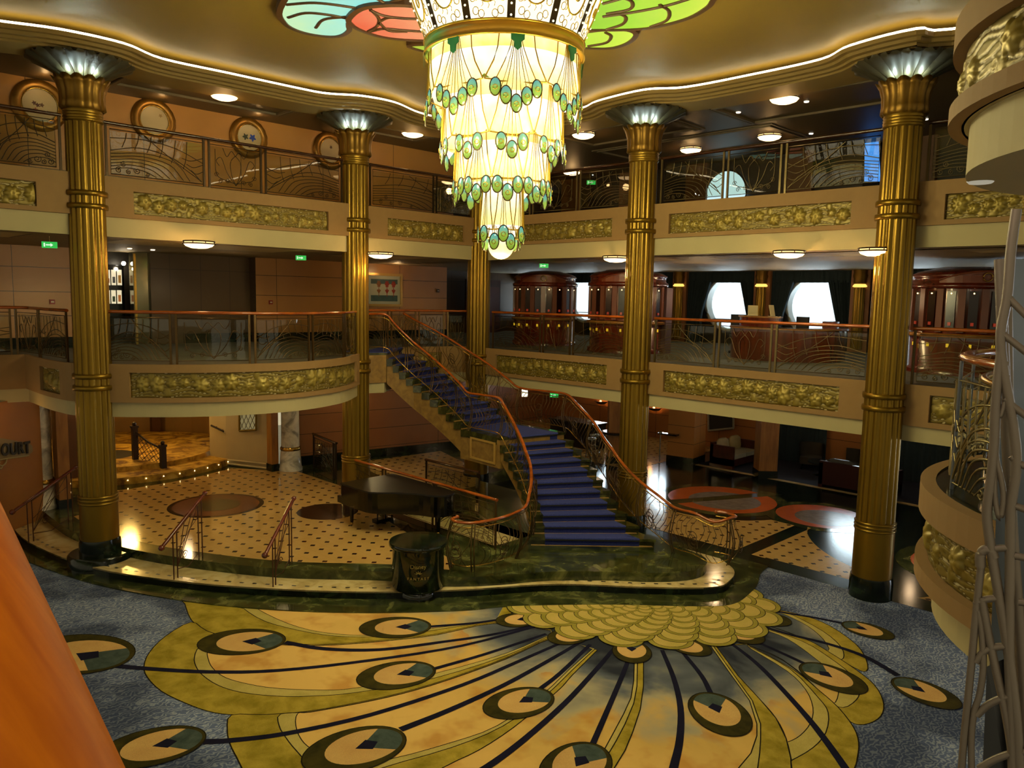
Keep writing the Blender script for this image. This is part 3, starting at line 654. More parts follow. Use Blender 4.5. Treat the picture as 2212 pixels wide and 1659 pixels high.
# ================================================================ peacock chandelier
AX, AY = 7.93, -6.86
ch = thing('peacock_chandelier', 'huge tiered peacock feather glass chandelier with glowing cream shades and teal green drops', 'chandelier', (AX, AY, 9.6))
O = (AX, AY, 0)
t = NT('chandelier_glass'); p = t.coords(); sx = t.add('ShaderNodeSeparateXYZ'); t.link(p, sx.inputs[0])
f = t.noise(4, 2, p); zz = t.math('FRACT', t.math('DIVIDE', t.math('SUBTRACT', sx.outputs['Z'], 6.3), .62))
c = t.ramp(t.math('ADD', t.math('MULTIPLY', f, .6), t.math('MULTIPLY', zz, .5)), [(.2, 'ffd85c'), (.45, 'ffeca0'), (.75, 'fff8dc')])
SHADE = t.bsdf((.25, .22, .1), .4, emit=c, estr=1.35)
SHADE2 = glow('chandelier_bowl_glass', 'fff2cc', 1.7, 'ffe8a8', .5)
CGOLD = plain('chandelier_gold', 'b8922a', .3, .7, .15, 5); CDARK = plain('chandelier_dark_metal', '3a2a0c', .4, .6)
t = NT('ring_gilt'); ge = t.coords(); sx = t.add('ShaderNodeSeparateXYZ'); t.link(ge, sx.inputs[0])
c = t.ramp(t.math('ADD', t.math('MULTIPLY', t.math('SUBTRACT', sx.outputs['X'], AX), .35), .5), [(0, '8a9a30'), (.45, '6a8a3a'), (.55, '9a6a24'), (1, 'b88a20')])
RINGM = t.bsdf(c, .35, .5, emit=c, estr=.25)
m = MB(); m.lathe([(1.20, 9.56), (1.27, 9.56), (1.27, 9.74), (1.20, 9.74)], O, 64, caps=False); m.build('ring', RINGM, ch)
m = MB()
for z in (9.555, 9.745): m.tube([(AX+1.275*cos(2*pi*i/64), AY+1.275*sin(2*pi*i/64), z) for i in range(64)], .016, 6, closed=True)
m.build('ring_edging', CGOLD, ch)
# flaring bowl above the ring
def rb(z): return 1.22+(z-9.74)*.40
m = MB(); m.lathe([(rb(9.74), 9.74), (rb(10.0), 10.0), (rb(10.3), 10.3), (rb(10.615), 10.615)], O, 72, caps=False); m.build('bowl', SHADE2, ch)
NB = 12
for k in range(NB):
    a = radians(-100)+2*pi*k/NB
    m = MB(); w = .045; Q = []
    for z in (9.74, 10.0, 10.3, 10.6):
        r = rb(z)+.012; Q.append([(AX+r*cos(a+s*w/r*1.3), AY+r*sin(a+s*w/r*1.3), z) for s in (-1, 1)])
    m.grid(Q, 0, False); s = m.build('bowl_strap', CDARK, ch)
    for j in range(6):
        z = 9.80+j*.14; r = rb(z)+.022; q = MB(); q.sphere((AX+r*cos(a), AY+r*sin(a), z), .017, 5); q.build('stud', SHADE2, s); q = None
        s.children[-1].location = (0, 0, 0)
    b = a+pi/NB; m = MB()
    def onb(u, z): r = rb(z)+.014; return (AX+r*cos(b+u/r), AY+r*sin(b+u/r), z)
    m.tube([onb(.20*cos(t_), 10.22+.26*sin(t_)) for t_ in (2*pi*i/28 for i in range(28))], .013, 5, closed=True)
    m.tube([onb(.05*cos(t_)+.02, 10.2+.06*sin(t_)) for t_ in (2*pi*i/14 for i in range(14))], .012, 5, closed=True)
    for q in range(16):
        a_ = 2*pi*q/16; m.tube([onb(.20*cos(a_), 10.22+.26*sin(a_)), onb(.235*cos(a_+.1), 10.22+.30*sin(a_+.1)), onb(.25*cos(a_), 10.22+.34*sin(a_))], .005, 4)
    for sx_, z_ in ((-.2, 9.86), (.2, 9.86), (-.11, 9.82), (.11, 9.82), (-.24, 10.02), (.24, 10.02)):
        m.tube([onb(sx_*.92+.045*cos(t_), z_+.05*sin(t_)) for t_ in (2*pi*i/10 for i in range(10))], .006, 4, closed=True)
    m.build('bowl_medallion', CGOLD, ch)
# tiers
EYEM = NT('drop_glass'); p = EYEM.add('ShaderNodeAttribute'); p.attribute_name = 'grad'
c = EYEM.ramp(p.outputs['Fac'], [(0, '8aa018'), (.45, '9cc040'), (.7, '6cc0a8'), (1, '5ab4c0')]); EYEM = EYEM.bsdf((.05, .08, .03), .15, emit=c, estr=.75)
def dropmesh(h=.128, w=.080):
    m = MB(); rows = []
    for f, d in ((1, 0), (.8, .012), (.45, .02), (.02, .024)):
        rows.append([(d, w*f*cos(t_), h*f*sin(t_)) for t_ in (2*pi*i/18 for i in range(18))])
    m.grid(rows, 0, True, True)
    m.tube([(.004, w*1.02*cos(t_), h*1.02*sin(t_)) for t_ in (2*pi*i/18 for i in range(18))], .010, 5, 1, closed=True)
    m.tube([(.026, w*.42*cos(t_), -.01+w*.42*sin(t_)) for t_ in (2*pi*i/10 for i in range(10))], .006, 4, 2, closed=True)
    me = bpy.data.meshes.new('eye_drop'); me.from_pydata(m.v, [], m.f)
    for q in (EYEM, CDARK, CGOLD): me.materials.append(q)
    me.polygons.foreach_set('material_index', m.m); me.polygons.foreach_set('use_smooth', m.sm)
    at_ = me.attributes.new('grad', 'FLOAT', 'POINT'); at_.data.foreach_set('value', [(v[2]/h+1)/2 for v in m.v]); me.update(); return me
DROP = dropmesh()
def tier(R0, z0, R1, z1, nf, drops, phase, zl, dz, dth, zside):
    """shade cylinder, nf fans of ribs each ending in a V of drops"""
    m = MB(); n = nf*12; rows = []
    for f in (0, .35, .7, 1):
        row = []
        for i in range(n):
            a = phase+2*pi*i/n; u = abs(((i/12+.5) % 1)-.5)*2   # 0 at fan centre, 1 between fans
            zb = zl+.06+(zside-zl)*u; z = z0+(zb-z0)*f; r = R0+(R1-R0)*f-.03; row.append((AX+r*cos(a), AY+r*sin(a), z))
        rows.append(row)
    m.grid(rows, 0, True, True); m.build('glass_tier', SHADE, ch)
    for k in range(nf):
        a = phase+2*pi*k/nf; m = MB(); pts = []
        for j, off in enumerate(drops):
            th = a+off*dth; zd = zl+abs(off)*dz; pts.append((th, zd))
            P = []
            for f in (0, .3, .6, 1):
                tt = a+(th-a)*(.18+.82*f**1.4); r = R0+(R1-R0)*f; P.append((AX+r*cos(tt), AY+r*sin(tt), z0+(zd+.10-z0)*f))
            m.tube(P, .008, 4)
        for off in ([q+.5 for q in drops[:-1]] if len(drops) > 1 else (-.35, .35)):
            th = a+off*dth; P = []
            for f in (0, .3, .6, 1):
                tt = a+(th-a)*(.18+.82*f**1.4); r = R0+(R1-R0)*f; P.append((AX+r*cos(tt), AY+r*sin(tt), z0+(zl+abs(off)*dz+.02-z0)*f))
            m.tube(P, .006, 4)
        for s in (-1, 1):
            P = []
            for f in (0, .3, .6, 1):
                e = a+s*pi/nf*(.55+.43*f**2); r = R0+(R1-R0)*f+.005; P.append((AX+r*cos(e), AY+r*sin(e), z0+(zside-.02-z0)*f))
            m.tube(P, .011, 4)
            m.tube([P[-1], (AX+R1*cos(a+drops[0]*s*dth*1), AY+R1*sin(a+drops[0]*s*dth*1), zl+abs(drops[0])*dz+.08)], .011, 4)
        fan = m.build('feather_fan', CGOLD, ch)
        for th, zd in pts:
            d = bpy.data.objects.new('eye_drop', DROP); col.objects.link(d); d.parent = fan; d.location = (AX+(R1+.01)*cos(th), AY+(R1+.01)*sin(th), zd); d.rotation_euler = (0, 0, th)
VIEW = atan2(CAM[1]-AY, CAM[0]-AX)
tier(1.20, 9.57, 1.23, 8.7, 8, (-2, -1, 0, 1, 2), VIEW+radians(8.7), 8.58, .115, radians(7.2), 8.95)
tier(.96, 9.0, .99, 8.1, 9, (-1, 0, 1), VIEW+radians(8), 7.97, .12, radians(9.5), 8.25)
tier(.75, 8.4, .78, 7.5, 10, (-1, 0, 1), VIEW+radians(6.2), 7.37, .12, radians(11.5), 7.62)
tier(.34, 7.6, .37, 6.9, 7, (0,), VIEW+radians(5), 6.78, .12, radians(24), 6.86)
tier(.27, 7.3, .29, 6.8, 7, (0,), VIEW+radians(30), 6.66, .1, radians(24), 6.74)
m = MB(); m.sphere((AX, AY, 6.6), .21, 12); m.build('globe', SHADE, ch)
# clasps hanging under the ring
for k in range(8):
    a = VIEW+radians(8.7)+2*pi*k/8; m = MB(); P = []
    for y, z in ((-.10, 9.56), (.10, 9.56), (.10, 9.47), (.055, 9.44), (.05, 9.36), (0, 9.32), (-.05, 9.36), (-.055, 9.44), (-.10, 9.47)):
        P.append((AX+1.26*cos(a)-y*sin(a), AY+1.26*sin(a)+y*cos(a), z))
    m.face(P); m.face([(x+.02*cos(a), y+.02*sin(a), z) for x, y, z in P][::-1]); m.build('clasp', plain('clasp_enamel', '3c8a5a', .3, .3, .3, 3), ch)
# stained glass petals on the ceiling around it
def sglass(name, label, px, cols, leads, z=10.5, grad=None):
    P = spline([on_z(a, b, z) for a, b in px], 4, True)
    if area(P) < 0: P = P[::-1]
    t = thing(name, label, 'ceiling light', (P[0][0], P[0][1], z), 'stained glass petals on the ceiling')
    m = MB(); m.face([(x, y, z+.012) for x, y in P][::-1]); 
    n = NT(name+'_glass'); sx = n.add('ShaderNodeSeparateXYZ'); n.link(n.coords(), sx.inputs[0])
    us = [p[0]-p[1] if grad == 'd' else p[0]+p[1] for p in P]
    v = n.math('SUBTRACT', sx.outputs['X'], sx.outputs['Y']) if grad == 'd' else n.math('ADD', sx.outputs['X'], sx.outputs['Y'])
    v = n.math('ADD', n.math('DIVIDE', n.math('SUBTRACT', v, min(us)), max(us)-min(us)), n.math('MULTIPLY', n.math('SUBTRACT', n.noise(2, 2, n.coords()), .5), .3))
    c = n.ramp(v, [(i/(len(cols)-1), q) for i, q in enumerate(cols)]); m.build('glass', n.bsdf((.03, .03, .03), .3, emit=c, estr=1.0), t)
    m = MB(); Q = inset(P+[P[0], P[1]], -.10)[:-2]
    m.grid([[(x, y, 10.62) for x, y in Q], [(x, y, z) for x, y in Q], [(x, y, z-.01) for x, y in P], [(x, y, z+.01) for x, y in P]], 0, False, True); m.build('frame', plain('petal_frame', '4a2e10', .5), t)
    for l in leads:
        m = MB(); m.tube([(*on_z(a, b, z), z) for a, b in spline(l, 5)], .035, 6, ry=.02); m.build('leading', plain('petal_frame', '4a2e10', .5), t)
    return t
sglass('stained_glass_petal', 'teal stained glass ceiling petal left of the chandelier', [(612, 20), (618, 48), (640, 64), (680, 75), (725, 78), (748, 66), (752, 45), (830, 8), (930, -40), (900, -120), (760, -120), (660, -50)], ['c8f0b8', '8fe4dc', '58d4d4'],
       [[(618, 10), (680, 6), (750, 14), (800, 24)], [(622, 38), (660, 28), (710, 32), (760, 42)], [(812, -4), (835, 8), (850, 14)], [(682, 60), (700, 42), (750, 36)]])
sglass('stained_glass_petal', 'coral red stained glass ceiling petal beside the chandelier bowl', [(760, 42), (785, 22), (830, 15), (890, 16), (960, 30), (980, 60), (940, 84), (890, 86), (830, 80), (785, 66), (765, 54)], ['e85a3c', 'f08a60', 'f6b078'],
       [[(800, 20), (818, 40), (815, 56), (795, 68)], [(800, 22), (830, 34), (880, 40), (950, 40)], [(800, 68), (830, 62), (880, 66), (950, 70)], [(818, 48), (840, 38), (880, 40)], [(818, 48), (840, 66), (880, 68)]], 10.46)
sglass('stained_glass_petal', 'small lime ceiling petal showing at the left edge of the chandelier ring', [(888, 100), (905, 107), (930, 112), (970, 112), (960, 98), (920, 98)], ['b0c83c', 'a8d040'], [], 10.54)
sglass('stained_glass_petal', 'large lime green stained glass ceiling petal right of the chandelier', [(1532, 4), (1520, 18), (1485, 38), (1430, 54), (1380, 62), (1300, 64), (1240, 60), (1220, 20), (1300, -40), (1400, -90), (1500, -70), (1540, -20)], ['8cc832', 'a0dc30', 'd4ec4c'],
       [[(1302, 36), (1370, 26), (1440, 12), (1500, -6)], [(1310, 64), (1345, 52), (1352, 38), (1340, 30)], [(1405, 58), (1440, 44), (1445, 24), (1425, 10)], [(1310, 30), (1360, 20), (1365, 4), (1345, -6)], [(1302, 8), (1360, -8), (1440, -30)]])
sglass('stained_glass_petal', 'small lime green ceiling petal tucked below the large right petal', [(1368, 74), (1355, 91), (1325, 102), (1290, 104), (1240, 100), (1230, 80), (1290, 68), (1345, 66)], ['b4e03c', 'd0f048'], [[(1270, 100), (1310, 92), (1320, 78), (1308, 70)]], 10.54)
# ================================================================ grand staircase
RH = (Z2-ZP)/22
NEAR = {1: (5.76, -3.77), 2: (5.59, -3.54), 3: (5.41, -3.36), 4: (5.2, -3.2), 5: (4.94, -3.06), 6: (4.69, -2.92), 7: (4.45, -2.82), 8: (4.2, -2.72), 9: (3.95, -2.64), 10: (3.72, -2.58), 11: (3.56, -2.56),
        12: (2.0, -2.49), 13: (1.76, -2.53), 14: (1.5, -2.58), 15: (1.25, -2.64), 16: (1.0, -2.72), 17: (.77, -2.82), 18: (.55, -2.94), 19: (.42, -3.08), 20: (.30, -3.22), 21: (.22, -3.37), 22: (.16, -3.53)}
FAR = {1: (7.72, -1.76), 2: (7.23, -1.69), 3: (6.8, -1.58), 4: (6.45, -1.47), 5: (6.09, -1.3), 6: (5.73, -1.15), 7: (5.4, -.98), 8: (5.05, -.82), 9: (4.67, -.7), 10: (4.33, -.63), 11: (4.03, -.62),
       12: (1.9, -.62), 13: (1.6, -.68), 14: (1.32, -.76), 15: (1.0, -.85), 16: (.66, -.95), 17: (.33, -1.06), 18: (.04, -1.2), 19: (-.24, -1.38), 20: (-.55, -1.56), 21: (-.92, -1.74), 22: (-1.27, -1.92)}
def ZK(k): return ZP+k*RH
def lerp(a, b, t): return (a[0]+(b[0]-a[0])*t, a[1]+(b[1]-a[1])*t)
STB = wood('stringer_suede', '8a6a2c', '6e501e', .6, (3, 3, 3), 0)
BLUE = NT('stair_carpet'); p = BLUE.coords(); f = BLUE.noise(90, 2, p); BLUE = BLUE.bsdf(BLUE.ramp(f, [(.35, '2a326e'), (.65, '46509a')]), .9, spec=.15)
BLUESHADE = NT('stair_carpet_shade'); p = BLUESHADE.coords(); f = BLUESHADE.noise(90, 2, p); BLUESHADE = BLUESHADE.bsdf(BLUESHADE.ramp(f, [(.35, '1a2050'), (.65, '2c3474')]), .9, spec=.15)  # darker copy of the stair carpet: shade painted onto the risers
STEPM = marble('stair_marble', '1c1f10', '343418', '5a5a30', .1, 2.4)
st = thing('grand_staircase', 'curving grand staircase with royal blue carpet and dark marble treads', 'staircase', (6.5, -2.7, ZP))
for k in range(1, 23):
    z = ZK(k); n0, f0 = NEAR[k], FAR[k]
    if k == 11: poly = [NEAR[11], FAR[11], (3.0, -.58), FAR[12], NEAR[12], (2.26, -2.46)]
    elif k == 22: poly = [NEAR[22], FAR[22], (-1.75, -2.45), (-.12, -4.22)]
    else: poly = [n0, f0, FAR[k+1], NEAR[k+1]]
    m = MB(); m.prism(poly, z-.06, z, 0)
    back = [lerp(poly[0], poly[-1], .1), lerp(poly[1], poly[2], .1)] + poly[2:]
    m.prism(back, z-RH-.01, z-.055, 0)
    sname = 'landing' if k in (11, 22) else 'step'
    so = m.build(sname, STEPM, st)
    u, v = (.13, .87) if k <= 11 else (.22, .93)
    if k >= 19: u = .12
    if k == 11: cp = [lerp(n0, f0, .13), lerp(n0, f0, .87), (3.8, -.85), lerp(NEAR[12], FAR[12], .93), lerp(NEAR[12], FAR[12], .2), (2.5, -2.15)]
    elif k == 22: cp = [lerp(n0, f0, .02), lerp(n0, f0, .98), (-1.7, -2.4), (-.15, -4.15)]
    else: cp = [lerp(n0, f0, u), lerp(n0, f0, v), lerp(NEAR[k+1], FAR[k+1], v), lerp(NEAR[k+1], FAR[k+1], u)]
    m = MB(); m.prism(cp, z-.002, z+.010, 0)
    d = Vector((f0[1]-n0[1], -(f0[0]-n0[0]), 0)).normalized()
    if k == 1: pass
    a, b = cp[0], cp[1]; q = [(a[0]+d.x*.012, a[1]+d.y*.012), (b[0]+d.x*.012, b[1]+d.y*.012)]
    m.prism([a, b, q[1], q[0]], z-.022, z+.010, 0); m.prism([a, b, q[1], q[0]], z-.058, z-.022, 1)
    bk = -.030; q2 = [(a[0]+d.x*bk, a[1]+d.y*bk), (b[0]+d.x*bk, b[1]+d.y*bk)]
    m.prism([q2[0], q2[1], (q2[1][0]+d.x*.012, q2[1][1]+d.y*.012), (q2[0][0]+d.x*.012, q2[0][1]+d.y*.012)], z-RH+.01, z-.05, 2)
    c = m.build('carpet_runner', [BLUE, plain('nose_shadow', '05060c', .6), BLUESHADE], so)  # black strip below each nose is a painted shadow line
# stringer body under the flights
def body(keys, dep0, dep1, name):
    m = MB(); rows = []
    for i, k in enumerate(keys):
        d = dep0+(dep1-dep0)*i/(len(keys)-1); n0, f0 = lerp(NEAR[k], FAR[k], .02), lerp(NEAR[k], FAR[k], .98); z = ZK(k)-RH
        rows.append([(n0[0], n0[1], z), (n0[0], n0[1], max(z-d, ZP-.3)), (f0[0], f0[1], max(z-d, ZP-.3)), (f0[0], f0[1], z)])
    m.grid(rows, 0, False, True); m.face(rows[0]); m.face(rows[-1][::-1]); return m.build(name, STB, st)
m = MB(); m.prism([(-.05, -4.2), (.155, -3.54), (-1.27, -1.95), (-1.7, -2.5), (-.4, -4.2)], Z2-.80, Z2-.06); m.build('landing_box', STB, st)
body(list(range(1, 12)), .3, .42, 'stringer'); body(list(range(12, 23)), .62, .66, 'stringer')
m = MB(); LP = [(3.55, -2.55), (4.0, -.66), (3.0, -.62), (1.9, -.66), (1.98, -2.47), (2.26, -2.45)]
m.prism(LP, ZK(11)-.78, ZK(11)-.055, 0); lb = m.build('landing_box', STB, st)
m = MB(); a, b = (2.36, -2.462), (3.40, -2.548); dx, dy = b[0]-a[0], b[1]-a[1]; L = hypot(dx, dy); nx, ny = dy/L, -dx/L
def onf(u, z, o): return (a[0]+dx*u+nx*o, a[1]+dy*u+ny*o, ZK(11)+z)
for u0, u1, za, zb in ((0, .06, -.7, -.14), (.94, 1, -.7, -.14), (.06, .94, -.7, -.65), (.06, .94, -.19, -.14)):
    P = [onf(u0, za, .02), onf(u1, za, .02), onf(u1, zb, .02), onf(u0, zb, .02)]; m.face(P); m.grid([[onf(u0, za, 0), onf(u1, za, 0), onf(u1, zb, 0), onf(u0, zb, 0)], P], 0, False, True)
m.build('inset_frame', plain('stair_trim', 'a8843c', .5), lb)
# railings of the staircase
def stair_rail(name, label, pts, side, groups):
    """pts: (x, y, floor z) along the edge; posts at the indices in groups"""
    t = thing(name, label, 'stair railing', (pts[0][0], pts[0][1], pts[0][2])); H = 1.0
    top = [(x, y, z+H) for x, y, z in pts]; S = spline(top, 4)
    m = MB(); m.tube(S, .036, 10, ry=.03); h = m.build('handrail', RAILWOOD, t)
    m = MB(); m.sphere(S[0], .045, 6); m.sphere(S[-1], .045, 6); m.build('rail_end', RAILWOOD, h)
    m = MB(); m.tube([(x, y, z-.10) for x, y, z in S], .012, 5); m.build('upper_rod', BRASS, t)
    B = spline([(x, y, z+.12) for x, y, z in pts], 4); m = MB(); m.tube(B, .012, 5); m.build('lower_rod', BRASS, t)
    T2 = [(x, y, z-.10) for x, y, z in S]
    for gi, i in enumerate(groups):
        x, y, z = pts[i]; j = min(i+1, len(pts)-1); q = Vector((pts[j][0]-pts[j-1][0], pts[j][1]-pts[j-1][1], 0)).normalized(); n = Vector((q.y, -q.x, 0))*side
        m = MB()
        for o in (-.03, .03):
            m.tube([(x+q.x*o+n.x*bu, y+q.y*o+n.y*bu, z+zz) for zz, bu in ((0, 0), (.25, .10), (.5, .13), (.75, .07), (H-.02, 0))], .014, 5)
        m.build('post', BRONZE, t)
    for g0, g1 in zip(groups, groups[1:]):
        m = MB(); a, b = g0*4, g1*4; L = sum((Vector(B[i+1])-Vector(B[i])).length for i in range(a, b)); n = max(3, int(L/.115))
        lo, hi = resample(B[a:b+1], n), resample(T2[a:b+1], n)
        for i in range(1, n):
            p, q = Vector(lo[i]), Vector(hi[i]); tn = Vector(lo[min(i+1, n)])-Vector(lo[i-1]); tn.z = 0; tn.normalize(); nn = Vector((tn.y, -tn.x, 0))*side
            f = i/n
            P = [p.lerp(q, s)+nn*(.15*sin(pi*s)**1.2)+tn*(.10*sin(2*pi*s)*(1 if f < .5 else -1)) for s in (0, .2, .4, .6, .8, 1)]
            m.tube(P, .0075, 4)
        # a looping scroll ornament in the middle
        c = n//2; p, q = Vector(lo[c]), Vector(hi[c]); tn = (Vector(lo[min(c+1, n)])-Vector(lo[c-1])).normalized(); nn = Vector((tn.y, -tn.x, 0)).normalized()*side
        for s, w in ((.35, .12), (.58, .09)):
            m.tube([p.lerp(q, s)+nn*.15+tn*(w*cos(a_))+Vector((0, 0, w*sin(a_))) for a_ in (2*pi*i/14 for i in range(14))], .008, 4, closed=True)
        m.tube([p.lerp(q, .45)+nn*.15+tn*((.02+.012*a_)*cos(a_))+Vector((0, 0, (.02+.012*a_)*sin(a_))) for a_ in (i*.5 for i in range(24))], .008, 4)
        m.build('baluster_panel', BRONZE, t)
    return t
e = lambda P, k: (P[k][0], P[k][1], ZK(k))
nearp = [(-.45, -3.95, Z2), (.10, -3.55, Z2+.02)] + [e(NEAR, k) for k in range(21, 11, -1)] + [(2.25, -2.46, ZK(11)), (2.9, -2.5, ZK(11)), (3.5, -2.57, ZK(11))] + [e(NEAR, k) for k in range(10, 0, -1)] + [(5.98, -4.1, ZP), (6.2, -4.6, ZP), (6.3, -5.2, ZP), (6.2, -5.8, ZT+.19), (5.95, -6.0, ZT+.19), (5.72, -5.95, ZT+.19), (5.68, -5.78, ZT+.19)]
stair_rail('stair_railing', 'near side stair railing with orange wood handrail ending in a curl by the pedestal', nearp, -1, [1, 4, 7, 10, 12, 14, 17, 20, 23, 26, 28, 30])
farp = [(-1.3, -1.85, Z2)] + [e(FAR, k) for k in range(21, 11, -1)] + [(2.3, -.6, ZK(11)), (3.2, -.58, ZK(11)), (4.0, -.62, ZK(11))] + [e(FAR, k) for k in range(10, 0, -1)] + [(8.2, -1.8, ZP), (8.7, -1.85, ZP), (9.15, -1.8, ZP-.1), (9.4, -1.62, ZT+.19), (9.42, -1.42, ZT+.19), (9.2, -1.33, ZT+.19), (8.95, -1.4, ZT+.19)]
stair_rail('stair_railing', 'far side stair railing with orange wood handrail curling over the right end of the steps', farp, 1, [0, 3, 6, 9, 11, 13, 16, 19, 22, 24, 27, 29])
# ================================================================ balcony railings
def scroll_panel(m, a, b, z0, z1, kind, r=.010):
    a, b = Vector((a[0], a[1], 0)), Vector((b[0], b[1], 0)); L = (b-a).length; H = z1-z0
    if L < .15: return
    def P(u, v): p = a+(b-a)*u; return (p.x, p.y, z0+H*v)
    def curve(pts, rr=r): m.tube([P(*q) for q in spline(pts, 4)], rr, 4, caps=False)
    def spiral(u, v, s, d=1, t0=0): m.tube([P(u+d*s*(1-.04*i)*cos(t0+i*.45)/L*(1 if 1 else 1), v+s*(1-.04*i)*sin(t0+i*.45)/H) for i in range(22)], r*.9, 4, caps=False)
    for q in ((0, 0), ): m.tube([P(0, 0), P(1, 0), P(1, 1), P(0, 1)], r*1.2, 4, closed=True)
    if kind == 2 or L < .8:     # lyre
        for s in (1, -1):
            X = lambda u: .5+s*(u-.5)
            curve([(X(.5), .05), (X(.42), .3), (X(.40), .62), (X(.5), .80)]); curve([(X(.5), .05), (X(.33), .35), (X(.22), .7), (X(.12), .62), (X(.18), .5)]); curve([(X(.5), .1), (X(.3), .16), (X(.12), .3), (X(.1), .9)])
            curve([(X(.25), .95), (X(.33), .75), (X(.42), .9), (X(.5), .78)])
            for u, v in ((.2, .12), (.12, .28), (.34, .14)): spiral(X(u), v, .055, s)
        return
    f = (lambda u: u) if kind == 0 else (lambda u: 1-u)
    curve([(f(0), .52), (f(.3), .66), (f(.62), .55), (f(.86), .28), (f(.98), .04)], r*1.15)          # leading edge of the wing
    for k in range(6): curve([(f(0), .10+.07*k), (f(.16+.04*k), .17+.075*k), (f(.34+.07*k), .14+.055*k), (f(.47+.075*k), .03)])
    curve([(f(.98), .06), (f(.72), .40), (f(.50), .72), (f(.36), .96)], r*1.1)
    for k in range(6):
        u = .12+.13*k; curve([(f(u), .60-.012*k*k+(.02 if k < 3 else 0)), (f(u+.035), .80-.01*k*k), (f(u+.05), .96)])
    curve([(f(0), .80), (f(.35), .86), (f(.7), .76), (f(1), .50)])
    for k in range(3): curve([(f(1), .30+.16*k), (f(.92-.03*k), .22+.15*k), (f(.86-.05*k), .30+.13*k)])
    for u, v, s in ((.08, .10, .07), (.18, .08, .05), (.27, .13, .07), (.38, .07, .045), (.13, .24, .06)): spiral(f(u), v, s, 1 if kind == 0 else -1, u*9)
def railing(name, label, pts, zf, cuts, wood_, metal, gap=.12, curved=False, lab=None):
    """pts plan polyline; cuts = fractions along it where the double posts stand"""
    t = thing(name, label, 'balcony railing', (pts[0][0], pts[0][1], zf), lab); D = pathlen(pts); T = D[-1]
    f = lambda s: at(pts, D, s)[0]
    m = MB(); m.tube([(*f(T*i/60), zf+1.09) for i in range(61)] if curved else [(*p, zf+1.09) for p in pts], .042, 8, ry=.035); m.build('handrail', wood_, t)
    ss = [.03]+[c*T if c <= 1 else c for c in cuts]+[T-.03]
    for i, s in enumerate(ss):
        for o in ((0,) if i in (0, len(ss)-1) else (-gap/2, gap/2)):
            x, y = f(s+o); x1, y1 = f(min(s+o+.02, T)); x0, y0 = f(max(s+o-.02, 0)); m = MB(); m.obox((x, y, zf), (-.022, .022), (-.016, .016), (0, 1.06), atan2(y1-y0, x1-x0)); m.build('post', metal, t)
    for i, (s0, s1) in enumerate(zip(ss, ss[1:])):
        g0, g1 = s0+gap/2+.02, s1-gap/2-.02; n = max(1, int((s1-s0)/.35)) if curved else 1
        m = MB(); B = [f(g0+(g1-g0)*k/n) for k in range(n+1)]
        D2 = pathlen(B); nn = [at(B, D2, D2[-1]*k/n)[1] for k in range(n+1)]
        m.grid([[(p[0]-q[0]*.02, p[1]-q[1]*.02, zf+.10) for p, q in zip(B, nn)], [(p[0]-q[0]*.02, p[1]-q[1]*.02, zf+.95) for p, q in zip(B, nn)]], 0, True); m.build('glass_pane', GLASS, t)
        m = MB(); a, b = f(g0), f(g1)
        if curved:
            k0 = len(m.v); scroll_panel(m, (0, 0), (g1-g0, 0), zf+.09, zf+.98, (0, 2, 1)[i % 3], .007)
            W = []
            for (x, y, z) in m.v:
                (px, py), n_ = at(pts, D, g0+x); W.append((px+n_[0]*y, py+n_[1]*y, z))
            m.v = W
        else: scroll_panel(m, a, b, zf+.09, zf+.98, (0, 2, 1)[i % 3] if g1-g0 > .9 else 2, .0075)
        m.build('scroll_panel', metal, t)
    return t
g2, g3 = 'middle balcony railings', 'upper balcony railings'
GILT = plain('gilt_rod', '6a5a38', .35, .7, .1)
railing('balcony_railing', 'middle balcony railing in front of the two red wood booths', [(.42, .1), (5.42, .1)], Z2, [2.0, 3.1], RAILWOOD, BRONZE, lab=g2)
railing('balcony_railing', 'middle balcony railing in front of the curved wooden desk', [(6.18, .1), (11.35, .1)], Z2, [1.72, 3.1], RAILWOOD, GILT, lab=g2)
railing('balcony_railing', 'short middle balcony railing right of the rightmost column', [(12.1, .1), (15.4, .1)], Z2, [2.0], RAILWOOD, GILT, lab=g2)
DB2 = pathlen(L2L); q = [at(L2L, DB2, s) for s in [DB2[-1]*i/80 for i in range(81)]]; inn = [(p[0]-n[0]*.1, p[1]-n[1]*.1) for p, n in q]
iL = [p for p in inn if p[0] < -.62 and p[1] < -10.7]; iR = [p for p in inn if p[0] > .02 and p[1] > -10.7]
railing('balcony_railing', 'middle balcony railing at the left edge beside the leftmost column', iL, Z2, [.62, .78], RAILWOOD, BRONZE, curved=False, lab=g2)
railing('balcony_railing', 'bowed middle balcony railing with curved orange handrail and glass', iR, Z2, [.20, .43, .64, .84], RAILWOOD, BRONZE, curved=True, lab=g2)
railing('balcony_railing', 'middle balcony railing behind the top of the staircase', [(-1.55, -3.35), (-1.42, -2.2), (-1.30, -1.55), (-1.05, -.75), (-.55, .05)], Z2, [.3, .55, .8], RAILWOOD, BRONZE, curved=True, lab=g2)
railing('balcony_railing', 'upper balcony railing at the far left of the leftmost column', [(-.1, -16), (-.1, -11.08)], Z3, [.45, .72], RAILDARK, DARKBRONZE, lab=g3)
railing('balcony_railing', 'upper balcony railing between the two left columns with fan shaped scrolls', [(-.1, -10.3), (-.1, -4.7)], Z3, [2.1, 3.45], RAILDARK, DARKBRONZE, lab=g3)
railing('balcony_railing', 'upper balcony railing left of the chandelier tip', [(-.1, -3.9), (-.1, -.4)], Z3, [1.0, 2.2], RAILDARK, DARKBRONZE, lab=g3)
